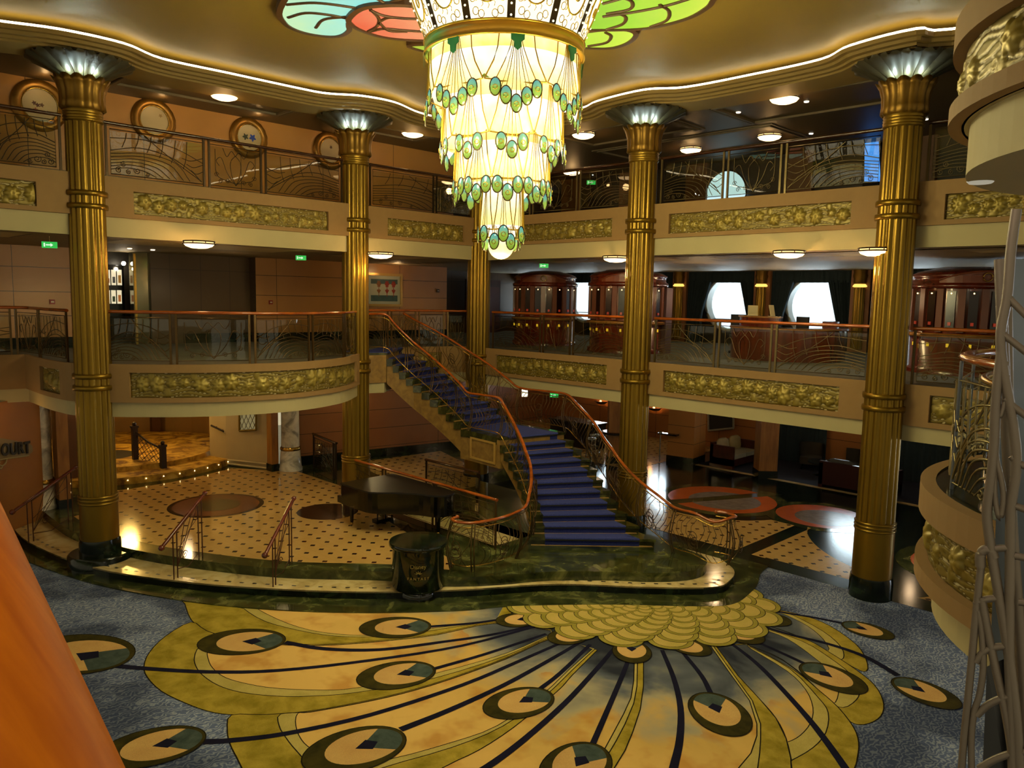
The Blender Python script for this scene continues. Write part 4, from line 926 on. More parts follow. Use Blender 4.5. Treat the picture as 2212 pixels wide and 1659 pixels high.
railing('balcony_railing', 'upper balcony railing right of the chandelier tip', [(.42, .1), (5.42, .1)], Z3, [1.5, 3.2], RAILDARK, GILT, lab=g3)
railing('balcony_railing', 'upper balcony railing between the two right columns', [(6.18, .1), (11.35, .1)], Z3, [1.74, 3.1], RAILDARK, GILT, lab=g3)
railing('balcony_railing', 'upper balcony railing right of the rightmost column', [(12.1, .1), (16.5, .1)], Z3, [.45, 2.3], RAILDARK, GILT, lab=g3)
# ================================================================ helpers for local-space things
def part(mb, name, mat, parent):
    o = mb.build(name, mat); o.parent = parent; o.location = (0, 0, 0); return o
def text_mesh(body, size, name, mat, extrude=.01, bold=0, xs=1.0):
    cu = bpy.data.curves.new(name, 'FONT'); cu.body = body; cu.size = size; cu.extrude = extrude; cu.align_x = 'CENTER'; cu.offset = bold; cu.resolution_u = 3
    tmp = bpy.data.objects.new('tmp', cu); col.objects.link(tmp); dg = bpy.context.evaluated_depsgraph_get(); me = bpy.data.meshes.new_from_object(tmp.evaluated_get(dg)); bpy.data.objects.remove(tmp); bpy.data.curves.remove(cu)
    me.name = name; me.materials.clear(); me.materials.append(mat)
    o = bpy.data.objects.new(name, me); col.objects.link(o); return o
def wall_holes(m, x0, x1, z0, z1, Y, holes, mi=0):
    """wall in the XZ plane with circular holes; holes sorted by x"""
    xs = x0
    for cx, cz, r in holes:
        h = r+.15; a, b = cx-h, cx+h
        m.face([(xs, Y, z0), (a, Y, z0), (a, Y, z1), (xs, Y, z1)], mi)
        m.face([(a, Y, z0), (b, Y, z0), (b, Y, cz-h), (a, Y, cz-h)], mi); m.face([(a, Y, cz+h), (b, Y, cz+h), (b, Y, z1), (a, Y, z1)], mi)
        n = 32; C, Q = [], []
        for i in range(n):
            t = 2*pi*i/n+pi/4; c, s = cos(t), sin(t); k = h/max(abs(c), abs(s)); C.append((cx+r*c, Y, cz+r*s)); Q.append((cx+k*c, Y, cz+k*s))
        m.grid([C, Q], mi, False, True); m.grid([[(p[0], Y+.45, p[2]) for p in C], C], 1, True, True); xs = b
    m.face([(xs, Y, z0), (x1, Y, z0), (x1, Y, z1), (xs, Y, z1)], mi)
def disc_y(m, cx, cz, r, Y, mi=0, n=32): m.face([(cx+r*cos(2*pi*i/n), Y, cz+r*sin(2*pi*i/n)) for i in range(n)], mi)
m = MB(); m.face([(-16, 15, 4.3), (26, 15, 4.3), (26, 15, 16), (-16, 15, 16)]); m.face([(-16, 15, -6), (26, 15, -6), (26, 15, 4.3), (-16, 15, 4.3)], 1); struct('sky_backdrop', m, [ glow('daylight_sky', 'eaf4ff', 1.5), glow('daylight_low_boost', 'e4f2ff', 14)])  # glowing sheet for sky; lower band boosted to strengthen window reflections on the floor
WPANE = glassmat('window_glass', 'eef6f4')
nwin = 0
def window(cx, cz, r, Y):
    global nwin; nwin += 1
    m = MB(); m.tube([(cx+r*cos(2*pi*i/40), Y+.02, cz+r*sin(2*pi*i/40)) for i in range(40)], .06, 8, closed=True); w_ = m.build('window_%d' % nwin, plain('window_rim', 'a8a89c', .4)); w_['kind'] = 'structure'
    m = MB(); disc_y(m, cx, cz, r, Y+.3); m.build('pane', WPANE, w_)
    m = MB(); m.box(cx-r, cx+r, Y+.31, Y+.34, cz-r*.62, cz-r*.59); m.build('deck_rail', plain('deck_rail', '98a4a8', .5), w_)
W2 = [(-7.45, 5.72), (-4.30, 5.78), (-1.05, 5.74), (2.52, 5.71), (5.69, 5.68), (8.8, 5.7), (11.9, 5.72)]
m = MB(); wall_holes(m, -10, 20, Z2, 7.0, 10, [(x, z, .98) for x, z in W2]); struct('wall_middle_right', m, [plain('dark_wall', '1c1a1a', .8), plain('window_reveal', '9a9e98', .5)])
for x, z in W2: window(x, z, .98, 10)
W1 = [(-4.4, 2.3), (-1.3, 2.32), (6.7, 2.3), (9.8, 2.3)]
m = MB(); wall_holes(m, -9, 20, -.02, 3.2, 11.5, [(x, z, .75) for x, z in W1]); struct('wall_lower_right', m, [panelwall('peach_far_wall', 'a86c38', .8, 3.0, 'X'), plain('window_reveal', '9a9e98', .5)])
for x, z in W1: window(x, z, .75, 11.5)
# curtains: pleated drapes with a slanted opening
def drape(name, label, x0, x1, cx, Y=9.72):
    t = thing(name, label, 'curtain', ((x0+x1)/2, Y, Z2), 'navy curtains at the round windows')
    def sheet(f0, f1, za, zb, nm):
        m = MB(); n = 44; rows = []
        for z in [za+(zb-za)*j/12 for j in range(13)]:
            a, b = f0(z), f1(z); rows.append([(a+(b-a)*i/n, Y+.045*sin(i*1.75)+.02*sin(i*.6+z), z) for i in range(n+1)])
        m.grid(rows, 0, True); m.build(nm, NAVYCURTAIN, t)
    k = lambda z: (6.50-z)
    sheet(lambda z: x0, lambda z: cx-.62-.28*min(k(z), 1.2) if z > 4.9 else cx-.95, Z2, 6.52, 'drape'); sheet(lambda z: cx+.55+.26*k(z) if z > 5.0 else cx+.95, lambda z: x1, Z2, 6.52, 'drape'); sheet(lambda z: x0, lambda z: x1, 6.45, 6.98, 'valance')
PX = [-9.0, -5.9, -2.75, .63, 3.98, 7.34, 10.45, 13.6]
names_ = ['navy curtain at the window far left by the dark booth', 'navy curtain behind the gap between the two red booths', 'navy curtain at the window mostly hidden by the column right of the stairs', 'navy curtain around the left one of the two big round windows', 'navy curtain around the right one of the two big round windows', 'navy curtain behind the rightmost column', 'navy curtain at the far right behind the third booth']
for i in range(7): drape('window_curtain', names_[i], PX[i]+.30, PX[i+1]-.30, W2[i][0])
pl0 = None
for i, x in enumerate(PX):
    lab = ['pilaster at the far left end of the window wall', 'pilaster behind the left red booth', 'pilaster showing above the gap of the red booths', 'pilaster left of the left big round window', 'pilaster between the two big round windows', 'pilaster right of the two big round windows', 'pilaster above the third booth by the rightmost column', 'pilaster at the far right behind the metal lattice'][i]
    lab = 'gold fluted '+lab
    if pl0 is None:
        t = thing('window_pilaster', lab, 'pilaster', (x, 9.7, Z2), 'pilasters between the round windows')
        m = MB(); m.box(-.30, .30, -.1, .28, 0, 2.75); part(m, 'pier', plain('pier_peach', '8a5a34', .5), t)
        m = MB(); m.lathe([(.17, .1), (.16, 2.05)], (0, -.14, 0), 72, rf=reed(12, .14)); part(m, 'fluted_shaft', GOLD, t)
        m = MB(); m.lathe([(.18, 2.17), (.20, 2.2), (.19, 2.3), (.23, 2.42), (.20, 2.5), (.22, 2.6), (.20, 2.7)], (0, -.14, 0), 24); part(m, 'capital', GOLDCAP, t)
        m = MB(); m.lathe([(.165, 2.06), (.215, 2.075), (.215, 2.10), (.165, 2.16)], (0, -.14, 0), 24); part(m, 'light_ring', glow('pilaster_light', 'f2c860', 1.6), t); pl0 = t
    else: dup(pl0, (x, 9.7, Z2), lab)
m = MB(); m.face([(-14, .5, 6.83), (20, .5, 6.83), (20, 10.2, 6.98), (-14, 10.2, 6.98)][::-1]); struct('ceiling_middle_right', m, SOFFIT)
# ---------------------------------------------------------------- red wood booths
def booth(label, cx, cy, r, face, warm, seed):
    t = thing('display_booth', label, 'booth', (cx, cy, Z2), 'round red wood booths'); o = (cx, cy, Z2)
    m = MB(); m.lathe([(r*1.03, 0), (r*1.03, .12), (r*.97, .14), (r*.97, 1.9)], o, 48); m.build('body', REDWOOD, t)
    m = MB(); m.lathe([(r*.97, 1.9), (r*1.05, 1.92), (r*1.05, 2.0), (r*.99, 2.04), (r*.98, 2.16), (r*1.03, 2.2), (r*.88, 2.3), (r*.5, 2.4), (.01, 2.43)], o, 48); m.build('domed_top', REDWOOD, t)
    m = MB(); m.lathe([(r*.97, .82), (r*1.06, .84), (r*1.06, .9), (r*.97, .92)], o, 48, caps=False); m.build('counter_band', TANWOOD, t)
    nA = 9
    for k in range(nA):
        a = face+radians(-80+160*k/(nA-1)); m = MB()
        m.obox((cx+r*.985*cos(a), cy+r*.985*sin(a), Z2+.95), (-.02, .05), (-.07, .07), (0, .95), a); m.build('slat', plain('booth_slat', 'a84a26' if warm else '6a3c2a', .35), t)
        if k < nA-1:
            a2 = face+radians(-80+160*(k+.5)/(nA-1)); m = MB(); m.obox((cx+r*.975*cos(a2), cy+r*.975*sin(a2), Z2+1.0), (0, .02), (-.09, .09), (0, .85), a2); n_ = m.build('niche', plain('niche_dark', '1c0a06', .2), t)
            m = MB(); m.sphere((cx+r*1.0*cos(a2), cy+r*1.0*sin(a2), Z2+1.80), .016, 5); m.build('spot_bulb', glow('booth_bulb', 'ffd080', 6), n_)
            m = MB(); m.obox((cx+r*1.0*cos(a2), cy+r*1.0*sin(a2), Z2+1.1), (0, .02), (-.03, .03), (0, .07), a2); m.build('red_lamp', glow('booth_red', 'a02810', .6), n_)
            m = MB(); m.obox((cx+r*1.0*cos(a2), cy+r*1.0*sin(a2), Z2+.62), (0, .03), (-.025, .025), (0, .08), a2); m.build('gold_lamp', glow('booth_gold', 'e0b020', 1.0), n_)
    m = MB(); P = []
    for i in range(13):
        a = face+radians(-42+84*i/12); P.append((cx+r*1.02*cos(a), cy+r*1.02*sin(a), Z2+2.06+.22*cos(radians(-80+160*i/12))))
    Q = [(p[0], p[1], Z2+2.03) for p in P]; m.grid([Q, P], 0, False); m.tube(P, .02, 5); m.build('pediment', plain('booth_pediment', '7a3a1c', .35), t)
    m = MB(); a = face; c = (cx+r*1.05*cos(a), cy+r*1.05*sin(a), Z2+2.15)
    m.tube([(c[0]-sin(a)*.09*cos(u), c[1]+cos(a)*.09*cos(u), c[2]+.09*sin(u)) for u in (2*pi*i/16 for i in range(16))], .014, 5, closed=True); m.build('emblem_ring', BRASS, t)
    return t
b1 = booth('round red wood booth behind the far corner, left of the bright window gap', -.45, 3.3, 1.02, radians(-50), False, 1)
b2 = booth('glowing orange red booth directly left of the column right of the stairs', 3.2, 2.95, 1.12, radians(-52), True, 2)
b3 = booth('large red wood booth with lit niches right of the rightmost column', 11.9, 4.3, 1.25, radians(-62), True, 3)
def quadpx(px, fn, arg, name, mat, label, cat, thick=.03, nrm=(0, -1, 0), frame=None):
    c = [Vector(fn(*p, arg)) for p in px]; n = Vector(nrm); m = MB(); m.face(c); m.grid([[q-n*thick for q in c], c], 0, False, True)
    o = m.build(name, mat); tag(o, label, cat); return o
def screen(px, Y, name, label, g):
    t = thing(name, label, 'screen', on_y(*px[0], Y)); c = [Vector(on_y(*p, Y)) for p in px]; mid = sum(c, Vector())/4
    m = MB(); big = [mid+(q-mid)*1.25 for q in c]; m.face([q+Vector((0, .012, 0)) for q in big]); m.grid([[q+Vector((0, .05, 0)) for q in big], [q+Vector((0, .012, 0)) for q in big]], 0, False, True); m.build('bezel', BLACK, t)
    m = MB(); m.face(c); m.build('display', g, t)
screen([(1130, 656), (1136, 656), (1136, 642), (1130, 642)], 2.6, 'wall_screen', 'small lit screen on the side of the left red booth', glow('screen_blue', '8fb0c8', .8))
# grey side panel with screen beside the second booth
m = MB(); x0, x1 = on_y(1412, 700, 3.2)[0], on_y(1438, 700, 3.2)[0]; m.box(x0+.22, x1, 3.2, 3.5, Z2, on_y(1420, 622, 3.2)[2]); t = m.build('kiosk_panel', plain('kiosk_mauve', '5a4248', .5)); tag(t, 'tall mauve kiosk panel beside the orange booth, right of the column', 'kiosk')
m = MB(); c = [on_y(*p, 3.19) for p in ((1417, 668), (1426, 668), (1426, 646), (1417, 646))]; m.face(c); m.build('display', glow('screen_grey', '7c92a0', .6), t)
# ---------------------------------------------------------------- curved desk with brochure stands and chairs
DC = (7.35, 4.75); t = thing('reception_desk', 'curved red brown reception desk behind the middle balcony railing', 'desk', (DC[0], DC[1], Z2))
def arcwall(r0, r1, a0, a1, z0, z1, n=28):
    m = MB(); A = [radians(a0+(a1-a0)*i/n) for i in range(n+1)]
    m.prism([(DC[0]+r1*cos(a), DC[1]+r1*sin(a)) for a in A]+[(DC[0]+r0*cos(a), DC[1]+r0*sin(a)) for a in A[::-1]], z0, z1); return m
arcwall(1.15, 1.5, -150, 40, Z2, Z2+.82).build('desk_front', REDWOOD, t); arcwall(1.0, 1.55, -152, 42, Z2+.82, Z2+.87).build('counter_top', TANWOOD, t)
arcwall(.95, 1.3, -150, -75, Z2+.87, Z2+1.12).build('raised_ledge', REDWOOD, t); arcwall(.92, 1.33, -152, -73, Z2+1.12, Z2+1.16).build('ledge_top', TANWOOD, t)
arcwall(.95, 1.3, 0, 38, Z2+.87, Z2+1.05).build('raised_ledge', REDWOOD, t)
def stand(label, x, y, w, h, rz, tilt):
    t = thing('brochure_stand', label, 'stand', (x, y, Z2+1.16), 'cream cards on the desk', rz)
    m = MB(); m.v = []; m.obox((0, 0, 0), (-w/2, w/2), (-.012, .012), (0, h)); m.v = [(a, b+c*tilt, c) for a, b, c in m.v]; part(m, 'card', plain('card_cream', 'd8cca0', .6), t)
    m = MB(); m.obox((0, .04, 0), (-w/2, w/2), (-.06, .06), (0, .012)); part(m, 'foot', plain('card_foot', 'b8b098', .5), t)
stand('square cream card stand on the left part of the curved desk', DC[0]-.55, DC[1]-.98, .26, .28, radians(40), .12); stand('narrow tilted cream card stand on the middle of the curved desk', DC[0]+.10, DC[1]-1.12, .16, .30, radians(75), .25)
def officechair(label, x, y, rz):
    t = thing('swivel_chair', label, 'chair', (x, y, Z2), 'dark chairs at the desk', rz); G_ = plain('chair_dark', '1a1c20', .6)
    m = MB(); m.obox((0, 0, .46), (-.24, .24), (-.24, .24), (0, .08)); part(m, 'seat', G_, t)
    m = MB(); m.grid([[(-.22+.44*i/6, .24+.03*cos((i-3)*.6), .55+.6*j/4) for i in range(7)] for j in range(5)], 0, True); m.grid([[(-.22+.44*i/6, .28+.03*cos((i-3)*.6), .55+.6*j/4) for i in range(7)] for j in range(5)], 0, True, flip=True); part(m, 'backrest', G_, t)
    m = MB(); m.tube([(0, 0, .08), (0, 0, .46)], .03, 8); part(m, 'column', BLACK, t)
    for k in range(5): m = MB(); a = 2*pi*k/5; m.tube([(0, 0, .1), (.27*cos(a), .27*sin(a), .04)], .02, 6); m.sphere((.27*cos(a), .27*sin(a), .03), .03, 5); part(m, 'leg', BLACK, t)
officechair('dark chair behind the left end of the curved desk, in front of the round window', DC[0]-1.9, DC[1]+.7, radians(30)); officechair('dark chair behind the right part of the curved desk', DC[0]+.35, DC[1]+.55, radians(160))
# ---------------------------------------------------------------- ceiling lights
fl0 = None
def flush(x, y, z, label, sc=1.0):
    global fl0
    if fl0 is None:
        t = thing('ceiling_light', label, 'ceiling light', (x, y, z), 'round flush ceiling lights')
        m = MB(); m.lathe([(.02, -.15), (.16, -.14), (.27, -.10), (.31, -.05)], n=28, caps=False); part(m, 'bowl', glow('flush_glass', 'ffdca0', 4.5, 'ffc070', .6), t)
        m = MB(); m.lathe([(.30, -.04), (.31, -.02), (.30, 0), (.29, .0)], n=28); part(m, 'collar', glow('flush_collar', 'ffc880', 2.0), t)
        for zz, r in ((-.05, .325), (.0, .315)): m = MB(); m.tube([(r*cos(2*pi*i/28), r*sin(2*pi*i/28), zz) for i in range(28)], .014, 5, closed=True); part(m, 'rim', DARKBRONZE, t)
        for k in range(8): m = MB(); a = 2*pi*k/8; m.tube([(.325*cos(a), .325*sin(a), -.06), (.325*cos(a), .325*sin(a), .01)], .010, 4); part(m, 'strap', DARKBRONZE, t)
        fl0 = t; return t
    return dup(fl0, (x, y, z), label)
for px, z, lab in (((485, 210), 10.30, 'flush ceiling light above the upper balcony between the two left columns'), ((892, 291), 10.30, 'flush ceiling light just left of the chandelier on the gallery ceiling'), ((1260, 294), 10.30, 'flush ceiling light just right of the chandelier on the gallery ceiling'),
    ((1694, 217), 10.30, 'large flush ceiling light between the two right columns'), ((1662, 298), 10.30, 'flush ceiling light below the large one between the two right columns'), ((1492, 326), 10.30, 'small flush ceiling light right of the column top near the stairs'), ((1235, 374), 10.30, 'tiny flush ceiling light at the chandelier right edge'),
    ((430, 530), 6.83, 'flush light peeking below the upper balcony between the two left columns'), ((822, 553), 6.83, 'flush light below the upper balcony right of the piano column'), ((1330, 561), 6.83, 'flush light under the upper balcony left of the column by the stairs'), ((1704, 551), 6.83, 'flush light under the upper balcony above the curved desk'), ((1892, 546), 6.83, 'flush light under the upper balcony half hidden by the rightmost column')):
    x, y = on_z(*px, z-.08); flush(x, y, z, lab)
    lamp('flush_lamp', (x, y, z-.42), 46 if z < 8 else 11, 'ffc880', .12)
# ---------------------------------------------------------------- small downlights on ceilings, exit signs, wall plates
for i, (px, z) in enumerate((((1595, 243), 10.31), ((1742, 220), 10.31), ((1752, 289), 10.31), ((2000, 258), 10.31), ((280, 537), 6.83), ((330, 540), 6.83))):
    x, y = on_z(*px, z); m = MB(); m.lathe([(.01, -.012), (.05, -.012), (.06, .01)], (x, y, z), 14); o = m.build('downlight', glow('downlight_glow', 'fff0d0', 2.5)); tag(o, ['pin downlight left of the large ceiling light', 'pin downlight right of the large ceiling light', 'pin downlight by the dark upper pier', 'pin downlight beside the rightmost capital', 'pin downlight above the mirrored pier', 'pin downlight above the brown wall panels'][i], 'downlight')
EXG = glow('exit_green', '18c04a', .9)
for px, dist, nrm, lab in (((107, 529), 17.5, 1, 'small green exit sign left of the leftmost column'), ((650, 557), 21, 1, 'green exit sign hanging before the peach wall left of the piano column'), ((1175, 574), 23, 2, 'green exit sign above the left red booth'), ((1197, 854), 24, 2, 'green exit sign seen above the staircase landing'), ((1277, 394), 24, 2, 'green exit sign in the dark upper gallery right of the chandelier')):
    d = ray(*px); p = Vector((CAM[0], CAM[1], ZC))+d*(dist/d.length); a = atan2(d.y, d.x)
    t = thing('exit_sign', lab, 'exit sign', p, 'green exit signs', a); m = MB(); m.obox((0, 0, 0), (0, .03), (-.13, .13), (-.06, .06)); part(m, 'case', EXG, t)
    m = MB(); m.obox((-.004, 0, 0), (0, .003), (-.02, .06), (-.012, .012)); m.face([(-.004, -.06, 0), (-.004, -.015, .035), (-.004, -.015, -.035)]); m.obox((-.004, .085, 0), (0, .003), (-.012, .012), (-.035, .035)); part(m, 'arrow', glow('exit_white', 'e0ffe0', 1.0), t)
    m = MB(); m.tube([(.015, 0, .06), (.015, 0, .16)], .006, 5); part(m, 'hanger', BRONZE, t)
# ---------------------------------------------------------------- upper wall medallions
med0 = None
for px, s, lab, k in (((85, 228), 1.0, 'round gold framed cream medallion left of the leftmost column', 0), ((332, 261), .95, 'pale gold framed medallion in the middle of the upper left wall', 1), ((537, 298), .95, 'gold framed medallion with blue and dark figures on the upper left wall', 2), ((712, 326), .95, 'dim medallion half hidden by the piano column top', 3)):
    p = on_x(*px, -2.68); t = thing('wall_medallion', lab, 'medallion', p, 'round medallions on the upper left wall'); t.rotation_euler = (0, pi/2, 0)
    R = .56*s; rr = random.Random(k)
    m = MB(); m.lathe([(R*.62, .03), (R*.66, .07), (R*.82, .085), (R*.95, .06), (R, 0)], n=72, rf=lambda a, z: 1+(.015*cos(18*a) if z > .03 else 0)); part(m, 'rim', plain('medallion_gold', '9a6c24', .35, .6, .4, 14), t)
    m = MB(); m.tube([(R*.64*cos(2*pi*i/40), R*.64*sin(2*pi*i/40), .06) for i in range(40)], .015, 5, closed=True); part(m, 'bead', BRASS, t)
    m = MB(); m.lathe([(.001, .04), (R*.62, .04)], n=40, caps=False); part(m, 'plate', plain('medallion_cream', 'b89a62' if k != 0 else 'b4a078', .4), t)
    cols_ = {0: ['2c5a8a', '4a2410', '4a2410', '7a2a20', '5a3a20'], 1: ['8a7040'], 2: ['1c3c9a', '2a3018', '4a2c14'], 3: ['5a4020']}[k]
    for j, c in enumerate(cols_):
        u, v, w_ = (rr.uniform(-.35, .35)*R, rr.uniform(-.4, .4)*R, R*.07) if k != 2 else ((-.02*R, (.17, -.2, 0)[j]*R, R*(.15, .13, .05)[j]) if j < 2 else (.42*R, 0, R*.06))
        m = MB(); m.face([(u+w_*(1+.35*cos(5*a+j))*cos(a), v+w_*(1+.35*cos(5*a+j))*sin(a), .0432) for a in (2*pi*i/20 for i in range(20))]); part(m, 'painted_motif', plain('motif_'+c, c, .5), t)
    lamp('medallion_lamp', (p[0]+.55, p[1], 10.18), 3.0, 'ffc880', .06)
# dark left recess: lit picture rack, mirrored pier, wall plates
X0 = -6.75
t = thing('picture_rack', 'dark display rack of small lit pictures behind the leftmost column', 'rack', on_x(240, 680, X0))
m = MB(); a, b = on_x(226, 680, X0), on_x(266, 573, X0); m.box(X0-.03, X0+.03, a[1], b[1], Z2+.1, b[2]); m.build('board', BLACK, t)
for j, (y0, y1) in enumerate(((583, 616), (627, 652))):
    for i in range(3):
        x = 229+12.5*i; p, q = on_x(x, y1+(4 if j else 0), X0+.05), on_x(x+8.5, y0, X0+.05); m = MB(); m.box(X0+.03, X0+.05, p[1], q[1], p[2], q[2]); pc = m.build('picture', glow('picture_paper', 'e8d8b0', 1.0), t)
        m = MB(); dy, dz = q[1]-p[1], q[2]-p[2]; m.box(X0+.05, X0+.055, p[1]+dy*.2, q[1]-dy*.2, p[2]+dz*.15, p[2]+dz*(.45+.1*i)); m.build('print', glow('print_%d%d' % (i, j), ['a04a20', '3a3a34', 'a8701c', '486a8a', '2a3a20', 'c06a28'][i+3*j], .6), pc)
m = MB(); p = on_x(267, 569, X0+.3); m.sphere(p, .06, 6); o = m.build('spot_bulb', glow('spot_hot', 'fff4dc', 12)); tag(o, 'bright bare spotlight above the picture rack', 'spotlight'); lamp('rack_lamp', (p[0]+.1, p[1], p[2]-.15), 12, 'ffe8c0', .05)
m = MB(); a, b = on_x(291, 700, -6.1), on_x(346, 560, -6.1); m.box(-6.4, -6.1, a[1], b[1], Z2, 6.84); m.box(-6.1, -6.08, a[1]+.02, a[1]+.08, Z2, 6.8, 1); o = m.build('mirrored_pier', [plain('mirror_metal', '8a8468', .12, .9, .2, 2), BRASS]); tag(o, 'shiny mirrored metal pier left of the dark brown wall panels', 'pier')
for px, X, lab, c in (((585, 653), -5.58, 'small red alarm plate on the peach wall left of the piano column', '8a1a14'), ((113, 652), -5.58, 'small red alarm plate on the wall left of the leftmost column', '8a1a14'), ((946, 628), -5.58, 'small dark wall plate right of the framed picture', '2a1c10')):
    p = on_x(*px, X); t = thing('wall_plate', lab, 'wall plate', p); m = MB(); m.box(p[0]-.02, p[0]+.02, p[1]-.06, p[1]+.06, p[2]-.06, p[2]+.06); m.build('box', plain('plate_'+c, c, .5), t); m = MB(); m.box(p[0]+.02, p[0]+.028, p[1]-.035, p[1]+.035, p[2]-.02, p[2]+.02); m.build('button', plain('plate_white', 'c8b8a0', .5), t)
# framed picture
X0 = -5.58; a, b = on_x(788, 662, X0), on_x(868, 592, X0); t = thing('framed_picture', 'gold framed pale picture with three tall slender plants right of the piano column', 'picture', a)
m = MB(); y0, y1, z0, z1 = a[1], b[1], a[2], b[2]; w_ = .09
m.box(X0, X0+.06, y0, y1, z0, z0+w_); m.box(X0, X0+.06, y0, y1, z1-w_, z1); m.box(X0, X0+.06, y0, y0+w_, z0+w_, z1-w_); m.box(X0, X0+.06, y1-w_, y1, z0+w_, z1-w_); m.build('frame', plain('picture_gold', 'b8924a', .3, .5), t)
m = MB(); m.box(X0, X0+.02, y0+w_, y1-w_, z0+w_, z1-w_); m.build('canvas', plain('canvas_pale', 'a8a894', .6), t)
m = MB(); dy, dz = y1-y0, z1-z0; m.box(X0+.02, X0+.022, y0+dy*.15, y1-dy*.13, z1-dz*.32, z1-dz*.18); m.box(X0+.02, X0+.022, y0+dy*.15, y1-dy*.13, z0+dz*.16, z0+dz*.34); m.build('painted_band', plain('paint_slate', '47605e', .6, 0, .5, 6), t)
for i, (u, c) in enumerate(((.36, '7a4a22'), (.58, '8a2a1c'), (.76, '8a2a1c'))):
    m = MB(); yy = y0+dy*u; zz = z1-dz*.32
    m.face([(X0+.026, yy+.09*cos(q)*(1+.2*cos(6*q)), zz+.11*sin(q)*(1+.2*cos(6*q))) for q in (2*pi*k/24 for k in range(24))]); m.box(X0+.022, X0+.025, yy-.012, yy+.012, z0+dz*.3, zz)
    for s in (-1, 1): m.face([(X0+.0255, yy, zz-.35), (X0+.0255, yy+s*.09, zz-.22), (X0+.0255, yy+s*.02, zz-.18)])
    m.build('painted_flower', plain('flower_'+c, c, .6), t)
lamp('picture_lamp', (X0+.8, (y0+y1)/2, 6.6), 11, 'ffd090', .05)
# upper right: blue lit display, porthole, dark piers
screen([(1867, 392), (1902, 392), (1898, 300), (1868, 300)], 7.3, 'blue_display', 'bright blue lit display panel on the upper right gallery', glow('display_blue', '2070e0', 1.4, '60b0ff', .8))
m = MB(); p = on_y(1567, 418, 7.38); disc_y(m, p[0], p[2], .72, 7.40); m.tube([(p[0]+.74*cos(2*pi*i/30), 7.39, p[2]+.74*sin(2*pi*i/30)) for i in range(30)], .03, 6, 1, closed=True); o = m.build('window_20', [glow('upper_window_light', 'b8d8dc', 1.3), DARKBRONZE]); o['kind'] = 'structure'
# doorway with warm wood door beyond the far corner
m = MB(); a, b = on_x(1005, 720, -7.6), on_x(1080, 590, -7.6); m.box(-7.65, -7.55, a[1], b[1], Z2, 6.5); t = m.build('wooden_cabinet', wood('cabinet_dark_red', '4a1c0a', '2e1006', .4, (4, 4, .7), 0)); tag(t, 'dark red wooden cabinet in the shadowed corridor behind the far corner column', 'cabinet')
for k in range(2): m = MB(); dy = (b[1]-a[1])/2; m.box(-7.55, -7.52, a[1]+.1+k*dy, a[1]+dy-.1+k*dy, Z2+.3, 6.2); m.build('door', plain('cabinet_door', '5a2410', .4), t)
# ================================================================ court entrance, lower left
WM = WHITEMARBLE
def marble_col(label, x, y):
    t = thing('marble_column', label, 'column', (x, y, ZP), 'white marble columns of the court entrance')
    m = MB(); m.lathe([(.36, 0), (.36, .08), (.33, .12), (.30, .55), (.29, .62)], n=36); part(m, 'pedestal', WM, t)
    m = MB(); m.lathe([(.285, .62), (.31, .65), (.31, .70), (.285, .74)], n=36, caps=False); part(m, 'collar', BRASS, t)
    m = MB(); m.lathe([(.275, .70), (.262, 2.8)], n=36); part(m, 'shaft', WM, t); return t
p = on_z(622, 1017, ZP); marble_col('white marble column at the right side of the court entrance', p[0]-.1, p[1]+.15)
p = on_z(110, 1100, ZP); marble_col('white marble column at the left by the sign wall', p[0]-.3, p[1]-.12)
def pier(label, px, wx, wy):
    p = on_z(*px, ZP); m = MB(); m.box(p[0]-wx, p[0]+wx*0, p[1]-wy, p[1]+wy, ZP+.22, 3.2); o = m.build('wooden_pier', TANWOOD); tag(o, label, 'pier', 'wooden piers of the court entrance'); q = MB(); q.box(p[0]-wx-.02, p[0]+.02, p[1]-wy-.02, p[1]+wy+.02, ZP, ZP+.22); q.build('base', GREENDK, o)
pier('brown wooden pier between the left marble column and the court entrance', (142, 1098), .4, .13); pier('brown wooden pier left of the right marble column', (595, 1018), .3, .11)
m = MB(); wallq(m, [(-6.9, -5.3), (-6.15, -5.1), (-4.75, -4.45)], ZP, 3.2, 0); wallq(m, [(-4.7, -10.25), (-6.9, -9.75)], ZP, 3.2, 0); struct('wall_court', m, plain('court_white', 'b8a67c', .6, 0, .25, 1.2))
m = MB(); 
for a, b in (((-6.15, -5.1), (-4.75, -4.45)), ((-4.7, -10.25), (-6.9, -9.75))):
    for z in (ZP+.05, ZP+.18): m.tube([(a[0]+.03, a[1]-.03 if a[1] > -8 else a[1]+.03, z), (b[0]+.03, b[1]-.03 if b[1] > -8 else b[1]+.03, z)], .03, 6)
struct('baseboard_court', m, plain('court_trim', 'c8b890', .5))
SC = (-9.3, -7.35)
GOLDCARPET = NT('court_carpet'); q = GOLDCARPET.coords(); f = GOLDCARPET.noise(1.3, 5, q, 1.5, .6); GOLDCARPET = GOLDCARPET.bsdf(GOLDCARPET.ramp(f, [(.38, '6a420c'), (.5, 'b48a28'), (.62, 'd4aa48')]), .8)
m = MB(); m.lathe([(3.95, ZP), (3.95, ZP+.2)], (*SC, 0), 72); m.lathe([(3.1, ZP+.2), (3.1, ZP+.34)], (*SC, 0), 60, 0); struct('floor_court', m, GOLDCARPET)
m = MB(); flat(m, arcpts(SC[0]+1.0, SC[1]-.5, .75, 0, 360, 30)[:-1], ZP+.345, 0); struct('floor_court_medallion', m, plain('court_medallion', '2c2410', .8, 0, .6, 7))
